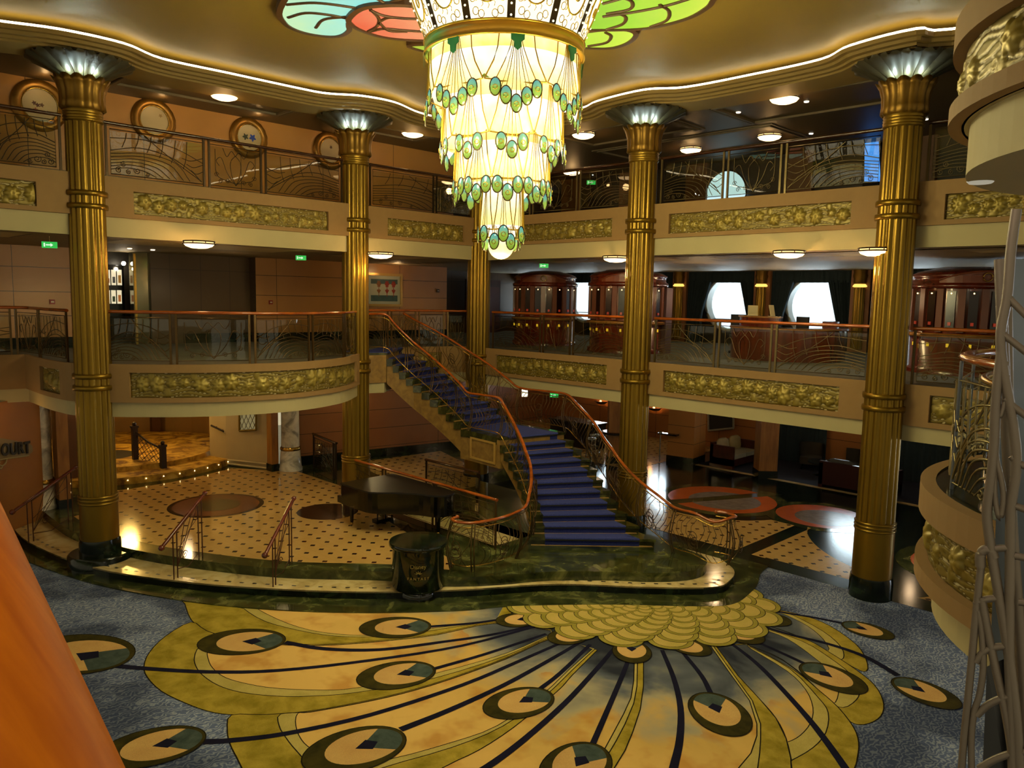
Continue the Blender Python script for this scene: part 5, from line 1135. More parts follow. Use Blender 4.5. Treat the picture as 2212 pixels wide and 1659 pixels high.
for k in range(19):
    a = radians(-62+124*k/18); m = MB(); m.sphere((SC[0]+3.96*cos(a), SC[1]+3.96*sin(a), ZP+.12), .015, 5); o = m.build('step_light', glow('step_light', 'ffe0a0', 8)); tag(o, 'tiny step light in the row along the curved court step', 'step light', 'step lights along the curved court step')
m = MB(); wallq(m, [(SC[0]+4.4*cos(radians(t_)), SC[1]+4.4*sin(radians(t_))) for t_ in range(90, 271, 9)], ZP, 3.2); struct('wall_court_back', m, plain('court_back', 'a87a3a', .6, 0, .3, 1))
m = MB(); m.box(-6.5, -6.3, -9.6, -9.25, ZP+.2, 3.2); m.box(-12.9, -12.7, -8.5, -8.1, ZP, 3.2); m.box(-12.2, -12.0, -5.2, -4.9, ZP, 3.2); struct('trim_5', m, plain('court_jamb', '5a3414', .5))
m = MB(); m.box(-13.3, -13.2, -9.3, -7.6, ZP+.3, 3.0); o = m.build('dark_picture', plain('dark_painting', '181610', .4)); tag(o, 'dark framed panel on the back wall of the court entrance', 'picture'); q = MB(); q.box(-13.25, -13.15, -9.4, -9.3, ZP+.2, 3.1); q.box(-13.25, -13.15, -7.6, -7.5, ZP+.2, 3.1); q.box(-13.25, -13.15, -9.4, -7.5, ZP+.2, ZP+.3); q.build('frame', TANWOOD, o)
# newel railing
p0, p1 = on_z(334, 1012, ZP+.2), on_z(348, 1018, ZP+.1); t = thing('newel_railing', 'dark newel posts with lattice between them on the curved court step', 'railing', (p1[0], p1[1], ZP)); DW = plain('dark_wood', '2a1608', .5)
P0, P1 = (p1[0]-1.05, p1[1]-.35), (p1[0]+.05, p1[1]+.05)
for (x, y), zb, zt in ((P0, ZP+.34, 1.72), (P1, ZP, 1.26)):
    m = MB(); m.box(x-.075, x+.075, y-.075, y+.075, zb, zt); m.box(x-.095, x+.095, y-.095, y+.095, zt-.06, zt); w_ = m.build('newel_post', DW, t); m = MB(); m.sphere((x, y, zt+.06), .06, 6); m.build('finial', DW, w_)
m = MB(); m.tube([(*P0, 1.55), (*lerp(P0, P1, .5), 1.28), (*P1, 1.12)], .03, 6); m.build('handrail', DW, t)
m = MB()
for k in range(6):
    for s in (0, 1):
        a, b = k/6, (k+1)/6; zz = lambda u, f: (ZP+.3-.2*u)+(1.5-.42*u-ZP-.3+.2*u)*f
        for r_ in range(4): m.tube([(*lerp(P0, P1, a if s else b), zz(a if s else b, r_/4)), (*lerp(P0, P1, b if s else a), zz(b if s else a, (r_+1)/4))], .010, 4)
m.build('lattice', DW, t)
# lattice window, wall handrail on the white wall
A, B = Vector((-6.15, -5.1, 0)), Vector((-4.75, -4.45, 0)); dv = (B-A).normalized(); nv = Vector((dv.y, -dv.x, 0))
def onw(px, py, o=0.0):
    d = ray(px, py); n = nv; k = (A-Vector((CAM[0], CAM[1], 0))+nv*o).dot(n)/Vector((d.x, d.y, 0)).dot(n); return Vector((CAM[0], CAM[1], ZC))+d*k
t = thing('lattice_window', 'gold framed diamond lattice wall lantern on the white court wall', 'wall lantern', onw(538, 915))
c = [onw(520, 930), onw(556, 928), onw(556, 880), onw(520, 880)]; m = MB()
for a, b in zip(c, c[1:]+c[:1]): m.tube([a+nv*.06, b+nv*.06], .035, 6)
m.build('frame', plain('lantern_gold', '7a6420', .4, .5), t); m = MB(); m.face([q+nv*.02 for q in c]); m.build('pane', glow('lantern_pane', 'c8b478', .35), t); m = MB()
for k in range(-2, 6):
    for s in (1, -1):
        u0 = k/4; u1 = u0+.6*s; P = []
        for i in range(13):
            u, v = u0+(u1-u0)*i/12, i/12
            if 0 <= u <= 1: P.append(c[0]+(c[1]-c[0])*u+(c[3]-c[0])*v+nv*.04)
        if len(P) > 1: m.tube([P[0], P[-1]], .010, 4)
m.build('lattice', BRONZE, t)
m = MB(); a, b = onw(456, 919, .08), onw(483, 932, .08); m.tube([a, b], .03, 6); o = m.build('wall_handrail', DW); tag(o, 'short dark sloping handrail on the white court wall', 'handrail'); m = MB(); m.tube([a.lerp(b, .3), a.lerp(b, .3)-nv*.09], .015, 5); m.tube([a.lerp(b, .8), a.lerp(b, .8)-nv*.09], .015, 5); m.build('bracket', DW, o)
lamp('court_lamp', (SC[0]+1.0, SC[1], 2.9), 130, 'ffcf70', .25); lamp('court_lamp', (-6.1, -6.4, 2.95), 26, 'ffd8a0', .1); lamp('court_lamp', (-5.3, -9.6, 2.95), 10, 'ffd8a0', .1)
# sign
t = thing('court_sign', 'dark serif sign letters reading COURT on a pale scrolled wall plate', 'sign', (-3.3, -11.6, 1.9))
d2 = Vector((-2.0+4.05, -13.26+10.72, 0)).normalized(); W0 = Vector((-4.05, -10.72, 0)); n2 = Vector((-d2.y, d2.x, 0)) 
if n2.dot(Vector((CAM[0], CAM[1], 0))-W0) < 0: n2 = -n2
def onsign(px, py, o=.0):
    d = ray(px, py); k = (W0+n2*o-Vector((CAM[0], CAM[1], 0))).dot(n2)/Vector((d.x, d.y, 0)).dot(n2); return Vector((CAM[0], CAM[1], ZC))+d*k
LET = plain('sign_letter', '1c1a18', .4); pos = [onsign(-13, 984), onsign(8, 983), onsign(26, 981), onsign(41, 979), onsign(55, 978)]
z0 = pos[2].z; hgt = onsign(26, 955).z-z0
rot = Matrix(((-d2.x, 0, n2.x), (-d2.y, 0, n2.y), (0, 1, 0))).to_4x4()
for chx, p in zip('COURT', pos):
    o = text_mesh(chx, hgt*1.38, 'letter', LET, .012, .012); o.parent = t; o.matrix_local = Matrix.Translation(p+n2*.05-t.location) @ rot @ Matrix.Diagonal((.82, 1, 1, 1))
    # slab serifs
m = MB(); c = [onsign(x, y, .015) for x, y in ((-160, 998), (-20, 993), (40, 988), (62, 984), (71, 975), (70, 963), (62, 956), (40, 953), (0, 946), (-40, 940), (-160, 940))]; m.face(c); m.grid([[q-n2*.03 for q in c], c], 0, False, True); m.build('plate', plain('sign_plate', '8a7a52', .6), t)
m = MB(); 
for pts in ([(-160, 1004), (-30, 997), (20, 990), (62, 984)], [(14, 992), (12, 1000), (5, 1006), (-2, 1003), (0, 997)], [(5, 1006), (2, 1012), (-6, 1010)]): m.tube([onsign(*q, .04) for q in spline(pts, 5)], .018, 5)
m.build('scroll', plain('sign_scroll', 'a89a68', .5), t)
lamp('sign_lamp', tuple(onsign(30, 900, .7)), 6, 'ffc070', .1)
# ================================================================ stairwell behind the piano
m = MB(); x0, x1, y0, y1 = WELL; 
m.face([(x0, y0, -1.5), (x1, y0, -1.5), (x1, y0, ZP), (x0, y0, ZP)]); m.face([(x0, y1, -1.5), (x1, y1, -1.5), (x1, y1, ZP), (x0, y1, ZP)]); m.face([(x0, y0, -1.5), (x0, y1, -1.5), (x0, y1, ZP), (x0, y0, ZP)]); m.face([(x1, y0, -1.5), (x1, y1, -1.5), (x1, y1, ZP), (x1, y0, ZP)]); struct('wall_stairwell', m, GREENDK)
t = thing('descending_stair', 'short blue carpeted stair going down behind the piano', 'staircase', (x0, y0, -.9))
for k in range(7): m = MB(); m.box(x0+.5+k*.58, x0+1.08+k*.58, y0+.02, y1-.02, -1.2, ZP-.17-.17*(6-k)); m.build('step', BLUE, t)
railing('stairwell_railing', 'low orange railing running from the piano to the foot of the stairs', [(-.5, -4.5), (1.5, -4.5), (5.5, -4.5)], ZP, [1.9, 3.9], RAILWOOD, BRONZE, lab='stairwell railings')
railing('stairwell_railing', 'thin inner stairwell railing behind the piano under the staircase', [(1.25, -3.05), (3.3, -3.0)], ZP, [1.0], RAILDARK, DARKBRONZE, lab='stairwell railings')
railing('stairwell_railing', 'dim railing against the rose wall left of the piano column', [(-4.0, -3.3), (-2.2, -3.6)], ZP, [.9], RAILDARK, DARKBRONZE, lab='stairwell railings')
# ================================================================ grand piano
PZ = ZP; t = thing('grand_piano', 'black grand piano with closed lid on the tiled platform', 'piano', (2.9, -5.2, PZ))
case = [(1.72, -5.95), (2.45, -5.97)]+spline([(2.45, -5.97), (2.9, -5.9), (3.3, -5.5), (3.7, -5.2), (4.05, -5.05), (4.2, -4.8), (4.1, -4.52), (3.8, -4.45)], 4)[1:]+[(1.72, -4.45)]
m = MB(); m.prism(case, PZ+.50, PZ+.96); m.build('case', BLACK, t)
m = MB(); m.prism([((x-2.9)*1.02+2.9, (y+5.2)*1.02-5.2) for x, y in case], PZ+.965, PZ+1.0); m.build('lid', plain('piano_lid', '07070a', .4), t)
m = MB(); m.box(1.52, 1.74, -5.93, -4.47, PZ+.50, PZ+.66); kb = m.build('keybed', BLACK, t)
m = MB(); m.box(1.54, 1.71, -5.85, -4.55, PZ+.66, PZ+.675); m.build('keys', plain('ivory', 'b8b090', .3), kb)
for i, (x, y) in enumerate(((1.9, -5.78), (1.9, -4.62), (3.85, -4.75))): m = MB(); m.lathe([(.06, .51), (.055, .45), (.04, .08), (.03, .06)], (x, y, PZ), 12); l = m.build('leg', BLACK, t); m = MB(); m.sphere((x, y, PZ+.035), .035, 5); m.build('caster', BRASS, l)
m = MB(); m.tube([(2.25, -5.28, PZ+.62), (2.25, -5.3, PZ+.1)], .02, 6); m.tube([(2.25, -5.08, PZ+.62), (2.25, -5.06, PZ+.1)], .02, 6); m.box(2.15, 2.35, -5.38, -4.98, PZ+.03, PZ+.12); ly = m.build('pedal_lyre', BLACK, t)
for k in range(3): m = MB(); m.box(2.02, 2.16, -5.26+k*.08, -5.23+k*.08, PZ+.04, PZ+.06); m.build('pedal', BRASS, ly)
# ================================================================ dark stone pedestal (its statue is left out)
PX_, PY_ = 5.7, -6.78; t = thing('stone_pedestal', 'round dark green stone pedestal with gold lettering at the edge of the steps', 'pedestal', (PX_, PY_, 0)); o = (PX_, PY_, 0)
PG = marble('pedestal_marble', '060a08', '101812', '22301e', .08, 3)
m = MB(); m.lathe([(.38, 0), (.38, .10), (.36, .14)], o, 48); m.build('foot', PG, t)
m = MB(); m.lathe([(.36, .14), (.48, .2), (.50, .24), (.495, 1.0)], o, 64); m.build('drum', PG, t)
m = MB(); m.lathe([(.50, 1.0), (.56, 1.02), (.565, 1.07), (.55, 1.10)], o, 64); m.build('top_slab', PG, t)
LG = plain('letter_gold', '9a8a4c', .4, .5); va = atan2(CAM[1]-PY_, CAM[0]-PX_)
def wraptext(s, size, z, nm):
    ob = text_mesh(s, size, nm, LG, .003, .0008)
    for v in ob.data.vertices:
        a = va+v.co.x/.5; r = .499+max(v.co.z, 0)+.002; v.co = (r*cos(a), r*sin(a), z+v.co.y)
    ob.parent = t; ob.location = (0, 0, 0)
wraptext('Disney', .11, .70, 'upper_lettering'); wraptext('F A N T A S Y', .07, .48, 'lower_lettering')
m = MB()
for k in range(9): a = radians(20+140*k/8); u0, u1 = .02, .055 if k % 2 else .075; m.tube([((.502)*cos(va+u*cos(a)/.5)+PX_, .502*sin(va+u*cos(a)/.5)+PY_, .585+u*sin(a)) for u in (u0, u1)], .005, 4)
m.build('emblem', LG, t)
# ================================================================ handrails on the curved step
def step_rail(label, L, U, ext=.32):
    t = thing('step_handrail', label, 'handrail', (L[0], L[1], ZT), 'small handrails on the curved steps'); d = Vector((U[0]-L[0], U[1]-L[1], 0)); T = d.length; d.normalize(); l, u = Vector((L[0], L[1], 0)), Vector((U[0], U[1], 0))
    f = lambda s: .92+.50*s/T; W = lambda s, z: tuple(l+d*s+Vector((0, 0, ZT+z)))
    m = MB(); S = [W(s, f(s)) for s in (-ext, 0, T*.5, T+.12)]; m.tube(S, .035, 8); h = m.build('handrail', wood('rail_red', '6a2410', '4a1608', .25, (1.2, 1.2, 6)) if 'rail_red' not in MATS else MATS['rail_red'], t)
    m = MB(); m.sphere(S[0], .06, 7); m.sphere(S[-1], .05, 7); m.build('rail_knob', MATS['rail_red'], h)
    for s in (0, .11, T-.11, T): m = MB(); m.tube([W(s, -.005 if s < T*.4 else -.005), W(s, f(s))], .013, 5); m.build('post', MATS.get('post_red') or plain('post_red', '4a2812', .4, .4), t)
    m = MB(); P = lambda a, v: W(.11+(T-.22)*a, .18+(f(.11+(T-.22)*a)-.24)*v)
    for a0, a1 in ((0, .35), (.0, .7), (0, 1)): m.tube([P(0, .05), P(a1, 1.0)], .008, 4)
    m.tube([P(0, 1), P(1, 1)], .009, 4); m.tube([P(0, .45), P(.6, .72), P(1, .78)], .008, 4); m.tube([P(0, 0), P(.5, -.05), P(1, .12)], .009, 4)
    m.tube([tuple(Vector(P(.35, .25))+d*((.09-.004*i)*cos(i*.5))+Vector((0, 0, (.09-.004*i)*sin(i*.5)))) for i in range(20)], .008, 4); m.build('scroll', MATS['post_red'], t)
def mid(a, b, t): return (a[0]+(b[0]-a[0])*t, a[1]+(b[1]-a[1])*t)
a0 = on_z(62, 1172, ZT); step_rail('small handrail with scrollwork on the left end of the curved steps', a0, (a0[0]-.35, a0[1]+1.0))
a0 = on_z(376, 1252, ZT); step_rail('small wooden handrail on the curved steps right of the leftmost column', a0, (a0[0]-.42, a0[1]+.75))
a0 = on_z(590, 1268, ZT); step_rail('small wooden handrail on the curved steps in front of the piano', a0, (a0[0]-.5, a0[1]+.68))
# ================================================================ lower right hall
def boxthing(name, label, cat, x, y, wx, wy, z0, z1, mat, base=.25, rz=0, group=None):
    t = thing(name, label, cat, (x, y, z0), group, rz); m = MB(); m.obox((0, 0, 0), (-wx, wx), (-wy, wy), (base, z1-z0)); part(m, 'shaft', mat, t); m = MB(); m.obox((0, 0, 0), (-wx-.02, wx+.02), (-wy-.02, wy+.02), (0, base)); part(m, 'base', GREENDK, t); return t
boxthing('square_pillar', 'square peach panelled pillar left of the lounge sofa', 'pillar', 2.05, 8.3, .5, .5, -.012, 3.2, PANEL, rz=radians(8))
boxthing('wooden_post', 'brown wooden pillar in front of the dark lounge', 'pillar', 5.15, 8.25, .3, .3, -.012, 3.2, TANWOOD, rz=radians(45))
boxthing('wooden_post', 'brown wooden pillar just left of the column right of the stairs', 'pillar', .45, 6.2, .28, .28, -.012, 3.2, TANWOOD, rz=radians(45))
m = MB(); m.lathe([(.44, 1.03), (.52, 1.04), (.52, 1.09), (.44, 1.10)], (.45, 6.2, 0), 28); o = m.build('drink_ledge', plain('ledge_dark', '1c1410', .2)); tag(o, 'round dark drink ledge around the wooden pillar left of the stairs column', 'ledge')
m = MB(); m.obox((2.0, 7.62, 1.0), (-.62, .1), (-.12, .12), (0, .05), radians(8)); o = m.build('drink_ledge', plain('ledge_dark', '1c1410', .2)); tag(o, 'short dark drink ledge with metal leg on the peach pillar', 'ledge'); q = MB(); q.tube([(1.5, 7.45, -.01), (1.5, 7.45, 1.0)], .02, 6); q.sphere((1.5, 7.45, 1.06), .06, 6); q.build('leg', plain('chrome', 'a8b0b0', .1, 1), o)
CH = plain('chrome', 'a8b0b0', .1, 1)
def stool(label, x, y):
    t = thing('bar_stool', label, 'stool', (x, y, -.01), 'chrome bar stools')
    m = MB(); m.lathe([(.01, .80), (.19, .80), (.20, .84), (.01, .87)], n=20); part(m, 'seat', plain('stool_seat', 'a0a8a8', .25), t)
    for k in range(4): a = pi/4+pi*k/2; m = MB(); m.tube([(.13*cos(a), .13*sin(a), .80), (.20*cos(a), .20*sin(a), 0)], .014, 5); part(m, 'leg', CH, t)
    for z in (.2, .4, .6): m = MB(); r = .2-.07*z/.8; m.tube([(r*cos(2*pi*i/16), r*sin(2*pi*i/16), z) for i in range(16)], .010, 4, closed=True); part(m, 'foot_ring', CH, t)
    return t
s0 = stool('chrome bar stool left of the wooden pillar by the stairs', -.55, 6.3); dup(s0, (-.2, 5.65, -.01), 'chrome bar stool in front of the wooden pillar, lower of the two')
def sofa(label, x, y, rz, L, seatmat, cushmat, lab):
    t = thing('lounge_sofa', label, 'sofa', (x, y, -.01), 'lounge sofas', rz)
    m = MB(); m.obox((0, 0, 0), (-L/2, L/2), (-.45, .45), (.12, .36)); m.obox((0, 0, 0), (-L/2, L/2), (-.45, -.33), (.36, .86)); part(m, 'frame', lab, t)
    for s in (-1, 1): m = MB(); m.obox((s*(L/2-.06), 0, 0), (-.06, .06), (-.45, .45), (.02, .80)); part(m, 'arm', lab, t)
    n = max(2, int(L/.75))
    for k in range(n):
        w_ = (L-.24)/n; x0 = -L/2+.12+k*w_; m = MB(); m.obox((x0+w_/2, .06, .36), (-w_/2+.01, w_/2-.01), (-.38, .38), (0, .14)); part(m, 'seat_cushion', seatmat, t)
        m = MB(); rows = [[(x0+w_*.5+(w_*.47)*cos(a)*q, -.26+.10*sin(a)*q+.12*(j/6-.5)*-.6, .50+.46*j/6) for a in (2*pi*i/14 for i in range(14))] for j, q in enumerate((.85, .97, 1, 1, 1, .95, .6))]; m.grid(rows, 0, True, True); m.face(rows[-1]); part(m, 'back_cushion', cushmat, t)
    return t
SEAT = plain('sofa_grey', '8a846c', .8); CUSH = plain('sofa_pale', '9a8a5c', .7, 0, .3, 6); DKRED = plain('sofa_maroon', '2c0a08', .35)
sofa('pale cushioned sofa with red wood end panel beside the peach pillar', 3.5, 9.2, radians(-90), 1.9, SEAT, CUSH, wood('sofa_redwood', '4a1c0c', '2e0e06', .3, (3, 3, 1)))
sofa('dark red backed sofa facing away in the dim lounge', 8.1, 8.6, 0, 2.2, plain('sofa_dark', '3a3c38', .6), plain('sofa_dark', '3a3c38', .6), DKRED)
sofa('dark red sofa with pale cushions right of the rightmost column', 10.9, 8.75, 0, 1.7, SEAT, plain('sofa_white', 'b8c0b4', .6), DKRED)
def armchair(label, x, y, rz):
    t = thing('lounge_armchair', label, 'armchair', (x, y, -.01), 'dim armchairs in the lounge', rz); D_ = plain('armchair_olive', '2e281a', .7)
    m = MB(); m.obox((0, 0, 0), (-.34, .34), (-.34, .34), (.2, .44)); part(m, 'seat', D_, t)
    m = MB(); m.grid([[(.38*cos(a), .38*sin(a), z) for a in (radians(-160+140*i/10) for i in range(11))] for z in (.42, .6, .78, .88)], 0, True); m.grid([[(.44*cos(a), .44*sin(a), z) for a in (radians(-160+140*i/10) for i in range(11))] for z in (.42, .6, .78, .88)], 0, True, flip=True); part(m, 'backrest', D_, t)
    for a in range(4): m = MB(); q = pi/4+a*pi/2; m.tube([(.4*cos(q), .4*sin(q), 0), (.38*cos(q), .38*sin(q), .22)], .025, 6); part(m, 'leg', BLACK, t)
    return t
c0 = armchair('dim olive armchair in the lounge right of the wooden pillar', 5.6, 10.7, radians(200)); dup(c0, (7.0, 10.6, -.01), 'dim olive armchair behind the dark red sofa', radians(150))
for nm_, xa, xb in (('left', 3.7, 5.85), ('right', 7.55, 19.5)):
    m = MB(); n = int((xb-xa)/.07); m.grid([[(xa+(xb-xa)*i/n, 11.3+.04*sin(i*1.7), z) for i in range(n+1)] for z in (0, 1.6, 3.14)], 0, True); o = m.build('lounge_curtain', NAVYCURTAIN); tag(o, 'dark pleated curtain at the back of the lounge '+('behind the wooden pillar' if nm_ == 'left' else 'behind the rightmost column'), 'curtain', 'dark lounge curtains')
t = thing('lounge_table', 'low glass topped table in the dim lounge', 'table', (6.3, 9.9, -.01)); m = MB(); m.lathe([(.42, .44), (.43, .46), (.42, .48)], (6.3, 9.9, 0), 28); m.build('table_top', plain('table_top', '2a3438', .05), t); m = MB(); m.lathe([(.22, 0), (.05, .05), (.04, .44)], (6.3, 9.9, 0), 16); m.build('pedestal', CH, t)
for px, lab in (((1300, 866), 'dark bowl wall sconce left of the stairs column'), ((1415, 880), 'dark bowl wall sconce right of the stairs column')):
    p = on_y(*px, 11.4); t = thing('wall_sconce', lab, 'wall sconce', p, 'bowl wall sconces'); m = MB(); m.lathe([(.02, -.16), (.2, -.12), (.34, 0), (.31, 0), (.18, -.09)], p, 20, a0=pi, a1=2*pi); m.build('bowl', plain('sconce_dark', '2e1408', .4), t); m = MB(); m.sphere((p[0], p[1]-.08, p[2]-.01), .05, 6); m.build('bulb', glow('sconce_bulb', 'ffc070', 5), t); lamp('sconce_lamp', (p[0], p[1]-.2, p[2]+.12), 8, 'ffb060', .08)
t = thing('framed_picture', 'white framed dark picture above the lounge sofa', 'picture', (3.9, 11.35, 1.5)); c = [on_y(*q, 11.4) for q in ((1531, 930), (1585, 925), (1585, 890), (1531, 890))]; m = MB(); m.face(c); m.build('canvas', plain('dark_canvas', '2a2a26', .5), t); m = MB()
for a, b in zip(c, c[1:]+c[:1]): m.tube([Vector(a)-Vector((0, .03, 0)), Vector(b)-Vector((0, .03, 0))], .045, 4)
m.build('frame', plain('white_frame', 'a8a08c', .5), t)
t = thing('service_desk', 'dark service counter seen under the staircase landing', 'counter', (-2.6, 7.6, -.01)); m = MB(); m.box(-3.6, -1.4, 7.2, 8.0, -.01, .95); m.build('counter_body', plain('counter_dark', '181410', .4), t); m = MB(); m.box(-3.65, -1.35, 7.15, 8.05, .95, 1.0); m.build('counter_top', plain('counter_top', '3a3830', .2), t)
o = quadpx([(1127, 857), (1139, 857), (1139, 841), (1127, 841)], on_y, 9.0, 'lit_notice', glow('notice_white', 'fff0d0', 1.6), 'small bright white notice panel seen under the staircase handrail', 'notice panel')
# ================================================================ round landings at the right
BC, BR = (17.45, -7.8), 2.52
def arcline(r, a0, a1, n): return [(BC[0]+r*cos(radians(a0+(a1-a0)*i/n)), BC[1]+r*sin(radians(a0+(a1-a0)*i/n))) for i in range(n+1)]
A0, A1 = 120, 285
for z0, z1, zt, nm in ((3.46, Z2, 3.14, 'lower'), (7.25, Z3, 6.85, 'upper')):
    m = MB(); P = arcline(BR-.10, A0, A1, 40)+[(20, -10), (20, -5.6)]; m.prism(P, z0, z1); m.prism(arcline(BR-.16, A0, A1, 40)+[(20, -10), (20, -5.6)], zt, z0); struct('ceiling_landing_'+nm, m, WHITE)
    pth = arcline(BR, A0, A1, 48); D = pathlen(pth); m = MB()
    # the path runs anticlockwise, so the outward side is on its right
    h = [(D[-1]*.02, D[-1]*.98, z0+.14, z1-.22)]
    fascia(m, pth, z0, z1+.02, h, 0, .15, .12); o = struct('trim_landing_'+nm, m, FASCIA)
    panel_relief(pth, D, h[0][0], h[0][1], h[0][2], h[0][3], 'relief_panel', 'curved gold relief panel around the '+('middle' if nm == 'lower' else 'upper')+' round landing at the right', 21 if nm == 'lower' else 25, 360, 34, .10, .8, sp=1.9)
    if nm == 'lower':
        m = MB(); flat(m, arcline(BR-.12, A0, A1, 40)+[(20, -10), (20, -5.6)], z1+.004, 0); flat(m, arcline(BR-.55, A0, A1, 40)+[(20, -10), (20, -5.6)], z1+.01, 1)
        tt = NT('landing_carpet'); v = tt.add('ShaderNodeTexVoronoi', i_Scale=4.2); tt.link(tt.coords(), v.inputs['Vector']); c = tt.mix(tt.math('LESS_THAN', v.outputs['Distance'], .13), '2a2848', '8a7a30'); struct('floor_landing', m, [GREENDK, tt.bsdf(c, .9)])
pth = arcline(BR-.22, A0+2, A1, 40)
t = thing('landing_railing', 'round landing railing with orange handrail and curved glass at the right', 'balcony railing', (15, -8.5, Z2))
m = MB(); m.tube([(x, y, Z2+1.10) for x, y in arcline(BR-.28, A0, A1, 48)], .06, 10, ry=.035); m.build('handrail', RAILWOOD, t)
m = MB(); m.tube([(x, y, Z2+.92) for x, y in arcline(BR-.42, A0, A1, 48)], .03, 8); m.build('lower_handrail', BRASS, t)
g = arcline(BR-.46, A0, A1, 48)
for i in range(0, 48, 8): m = MB(); q = g[i:i+9]; q = [lerp(q[0], q[1], .06)]+q[1:-1]+[lerp(q[-1], q[-2], .06)]; m.grid([[(x, y, Z2+.06) for x, y in q], [(x, y, Z2+.90) for x, y in q]], 0, True); m.build('glass_pane', GLASS, t)
GM = plain('grille_pewter', '7c7064', .45, .3, .15, 3)
D = pathlen(pth)
for i in range(6):
    m = MB(); s0, s1 = D[-1]*i/6, D[-1]*(i+1)/6; scroll_panel(m, (0, 0), (s1-s0, 0), Z2+.06, Z2+.92, i % 2, .010); W = []
    for x, y, z in m.v: (px_, py_), n_ = at(pth, D, s0+x); W.append((px_+n_[0]*y, py_+n_[1]*y, z))
    m.v = W; m.build('scroll_panel', plain('landing_rod', '8a7a52', .35, .7), t)
for k in range(7): m = MB(); (x, y), n_ = at(pth, D, D[-1]*k/6); m.tube([(x, y, Z2), (x, y, Z2+1.08)], .015, 6); m.build('post', plain('post_blue', '6c7078', .4, .6), t)
# recessed lamp on the underside of the upper landing
p = on_z(2118, 394, 6.845); m = MB(); m.lathe([(.01, -.01), (.09, -.01), (.11, .01)], (p[0], p[1], 6.845), 16); o = m.build('downlight', glow('dim_downlight', 'd8d0b8', .5)); tag(o, 'oval downlight under the upper round landing at the right', 'downlight')
# ================================================================ lift shaft with art nouveau metal lattice
LD = 4.0
def onl(px, py, dd=0.0): 
    d = ray(px, py); h = hypot(d.x, d.y); k = (LD+dd)/h; return Vector((CAM[0], CAM[1], ZC))+d*k
t = thing('lift_lattice', 'tall curved pewter metal lattice of the lift shaft at the right edge', 'lattice', tuple(onl(2180, 1659)))
def bar(pts, w=.03, dd=0, nm='bar', thick=.018, sp=5):
    m = MB(); S = [onl(x, y, dd) for x, y in spline(pts, sp)]; m.tube(S, thick, 6, ry=w) if False else m.tube(S, w*.82, 6); m.build(nm, GM, t)
bar([(2196, 452), (2184, 540), (2176, 640), (2162, 720), (2168, 800), (2186, 900), (2196, 1000), (2184, 1100), (2182, 1220), (2180, 1400), (2185, 1560), (2190, 1720)], .026)
bar([(2160, 560), (2166, 720), (2172, 860), (2178, 1000), (2190, 1200), (2206, 1420), (2218, 1660)], .030, .12)
bar([(2163, 760), (2152, 860), (2148, 960), (2140, 1040), (2132, 1110), (2140, 1180), (2155, 1270), (2180, 1420), (2196, 1560), (2204, 1700)], .026)
bar([(2120, 1215), (2112, 1290), (2105, 1360), (2098, 1440), (2090, 1520), (2082, 1600), (2074, 1700)], .020)
bar([(2120, 1290), (2135, 1370), (2152, 1450), (2172, 1540), (2188, 1640), (2194, 1720)], .022)
bar([(2108, 1300), (2120, 1360), (2124, 1440), (2116, 1500), (2104, 1540), (2098, 1600), (2100, 1700)], .018)
bar([(2150, 970), (2154, 1000), (2164, 1040), (2168, 1080), (2160, 1120), (2150, 1080), (2148, 1030), (2150, 985)], .016)
bar([(2175, 780), (2160, 830), (2152, 880), (2160, 900), (2172, 860), (2176, 810)], .014)
for pts in ([(2176, 640), (2195, 660), (2225, 690)], [(2164, 720), (2190, 740), (2225, 768)], [(2170, 860), (2192, 880), (2225, 905)], [(2184, 985), (2200, 1000), (2225, 1012)], [(2186, 1090), (2202, 1096), (2225, 1104)], [(2150, 1185), (2175, 1184), (2190, 1188)], [(2112, 1300), (2135, 1294), (2165, 1292)], [(2190, 1200), (2210, 1204), (2228, 1208)], [(2108, 1430), (2125, 1408), (2150, 1398), (2178, 1396)], [(2200, 1300), (2214, 1302), (2228, 1304)], [(2110, 1545), (2135, 1522), (2165, 1508), (2190, 1502)], [(2115, 1660), (2150, 1640), (2185, 1628), (2225, 1620)]):
    bar(pts, .020, 0, 'cross_bar')
m = MB(); S = [onl(x, y) for x, y in spline([(2118, 1225), (2118, 1200), (2126, 1188), (2142, 1190), (2148, 1205)], 5)]; m.tube(S, .022, 6); m.build('hook', GM, t)
# blue grey shaft cladding behind the lattice
t2 = thing('lift_shaft', 'blue grey panelled lift shaft behind the metal lattice at the right edge', 'lift shaft', tuple(onl(2230, 1659, .35)))
m = MB(); c = [onl(2176, 560, .30), onl(2330, 560, .9), onl(2330, 1760, .9), onl(2190, 1760, .30)]; c[2].z = c[3].z = 0; m.face(c); m.build('panel', plain('shaft_blue', '5c6878', .35, .3, .15, 2), t2)
m = MB(); m.tube([onl(2176, 560, .28), onl(2190, 1760, .28)], .02, 6); m.build('edge_strip', GM, t2)
m = MB(); c = [onl(2132, 1440, .2), onl(2176, 1420, .3), onl(2180, 1720, .3), onl(2120, 1720, .2)]; m.face(c); m.build('shadow_panel', plain('shaft_dark', '1c1c20', .4), t2)
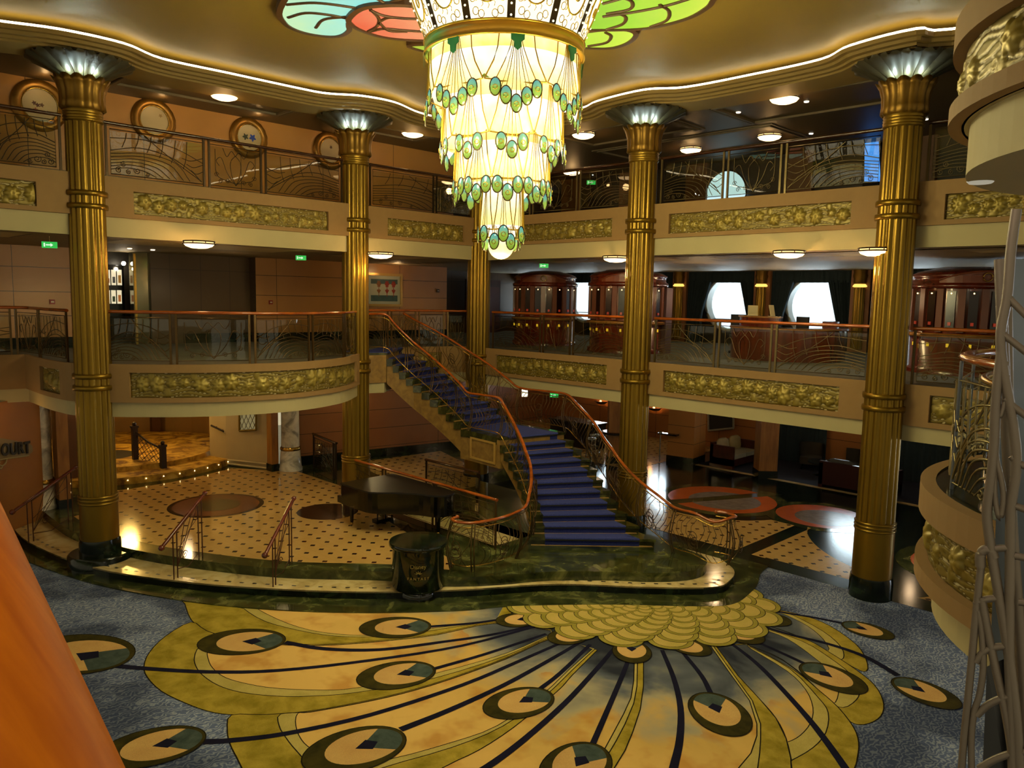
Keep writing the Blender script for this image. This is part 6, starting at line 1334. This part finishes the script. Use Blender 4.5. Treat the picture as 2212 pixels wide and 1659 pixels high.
# ================================================================ near balcony under the camera and its handrail
m = MB(); m.prism([(-3, -16.0), (16.95, -16.0), (16.95, -22), (-3, -22)], 3.14, Z2); struct('floor_near_balcony', m, WHITE)
t = thing('near_handrail', 'thick orange wooden handrail in the lower left foreground', 'handrail', (15.5, -15.6, Z2))
a, b = Vector((12.0, -15.179, 5.383)), Vector((17.05, -15.799, 5.383)); m = MB(); m.tube([a+(b-a)*(i/20) for i in range(21)], .062, 20, ry=.045); m.build('handrail', wood('near_rail_wood', 'dc7c0e', 'b25806', .6, (.5, 12, 12), 0, .06), t)
m = MB(); m.tube([a+Vector((0, -.0, -.14)), b+Vector((0, 0, -.14))], .02, 8); m.build('lower_rod', plain('rod_dark', '3a2a14', .35, .6), t)
m = MB(); d_ = (b-a).normalized(); n_ = Vector((-d_.y, d_.x, 0)); m.grid([[a+n_*-.01+Vector((0, 0, -1.05)), b+n_*-.01+Vector((0, 0, -1.05))], [a+n_*-.01+Vector((0, 0, -.16)), b+n_*-.01+Vector((0, 0, -.16))]], 0, False); m.build('glass_pane', GLASS, t)
for k in range(4): q = a+(b-a)*(k*.28+.05); m = MB(); m.tube([q+Vector((0, 0, -1.15)), q+Vector((0, 0, -.03))], .02, 6); m.build('post', BRONZE, t)
# ================================================================ light
w = bpy.data.worlds.new('world'); bpy.context.scene.world = w; w.use_nodes = True
bg = w.node_tree.nodes['Background']; bg.inputs[0].default_value = lin('fff0c4'); bg.inputs[1].default_value = .55
sc = bpy.context.scene
# added point lights around and below the tiers, strengthening the chandelier's light
for k in range(6):
    a = VIEW+pi/6+2*pi*k/6; lamp('chandelier_fill', (AX+1.75*cos(a), AY+1.75*sin(a), 8.2), 190, 'fff0b0', .35)
lamp('chandelier_fill', (AX, AY, 6.2), 260, 'fff0b0', .3)
# added fill lights brightening the near balcony and the galleries
lamp('balcony_fill', (15.6, -16.4, 6.7), 38, 'ffe8b4', .25)
lamp('balcony_fill', (16.2, -12.6, 6.9), 30, 'ffe8d0', .25)
for x, y in ((-1.6, -8.6), (-1.2, -5.9), (-2.8, -2.0)): lamp('gallery_fill', (x, y, 3.05), 26, 'ffe0a0', .12)  # added fill under the balconies, no fixtures modelled for these
for x, y in ((1.0, 6.6), (5.2, 3.6), (5.6, 7.6), (9.6, 3.2), (-3.6, -6.2)): lamp('gallery_fill', (x, y, 5.9), 26 if x > -2 else 8, 'ffd8a0', .15)
for x, y in ((2.2, 3.0), (5.6, 4.6), (8.6, 5.0), (11.5, 3.0), (-3.5, 6), (4.6, 9.2), (9.5, 9.5)): lamp('gallery_fill', (x, y, 3.05), 32 if y < 8 else 14, 'ffd8a8', .12)
sc.cycles.use_denoising = True
try: sc.cycles.denoiser = 'OPENIMAGEDENOISE'
except Exception: pass
sc.cycles.use_adaptive_sampling = True; sc.cycles.adaptive_threshold = .14; sc.cycles.adaptive_min_samples = 12
sc.cycles.max_bounces = 6; sc.cycles.diffuse_bounces = 3; sc.cycles.glossy_bounces = 3; sc.cycles.transparent_max_bounces = 12; sc.cycles.transmission_bounces = 4
sc.cycles.caustics_reflective = False; sc.cycles.caustics_refractive = False
sc.cycles.sample_clamp_indirect = 6
sc.view_settings.view_transform = 'Standard'; sc.view_settings.look = 'None'; sc.view_settings.exposure = 0
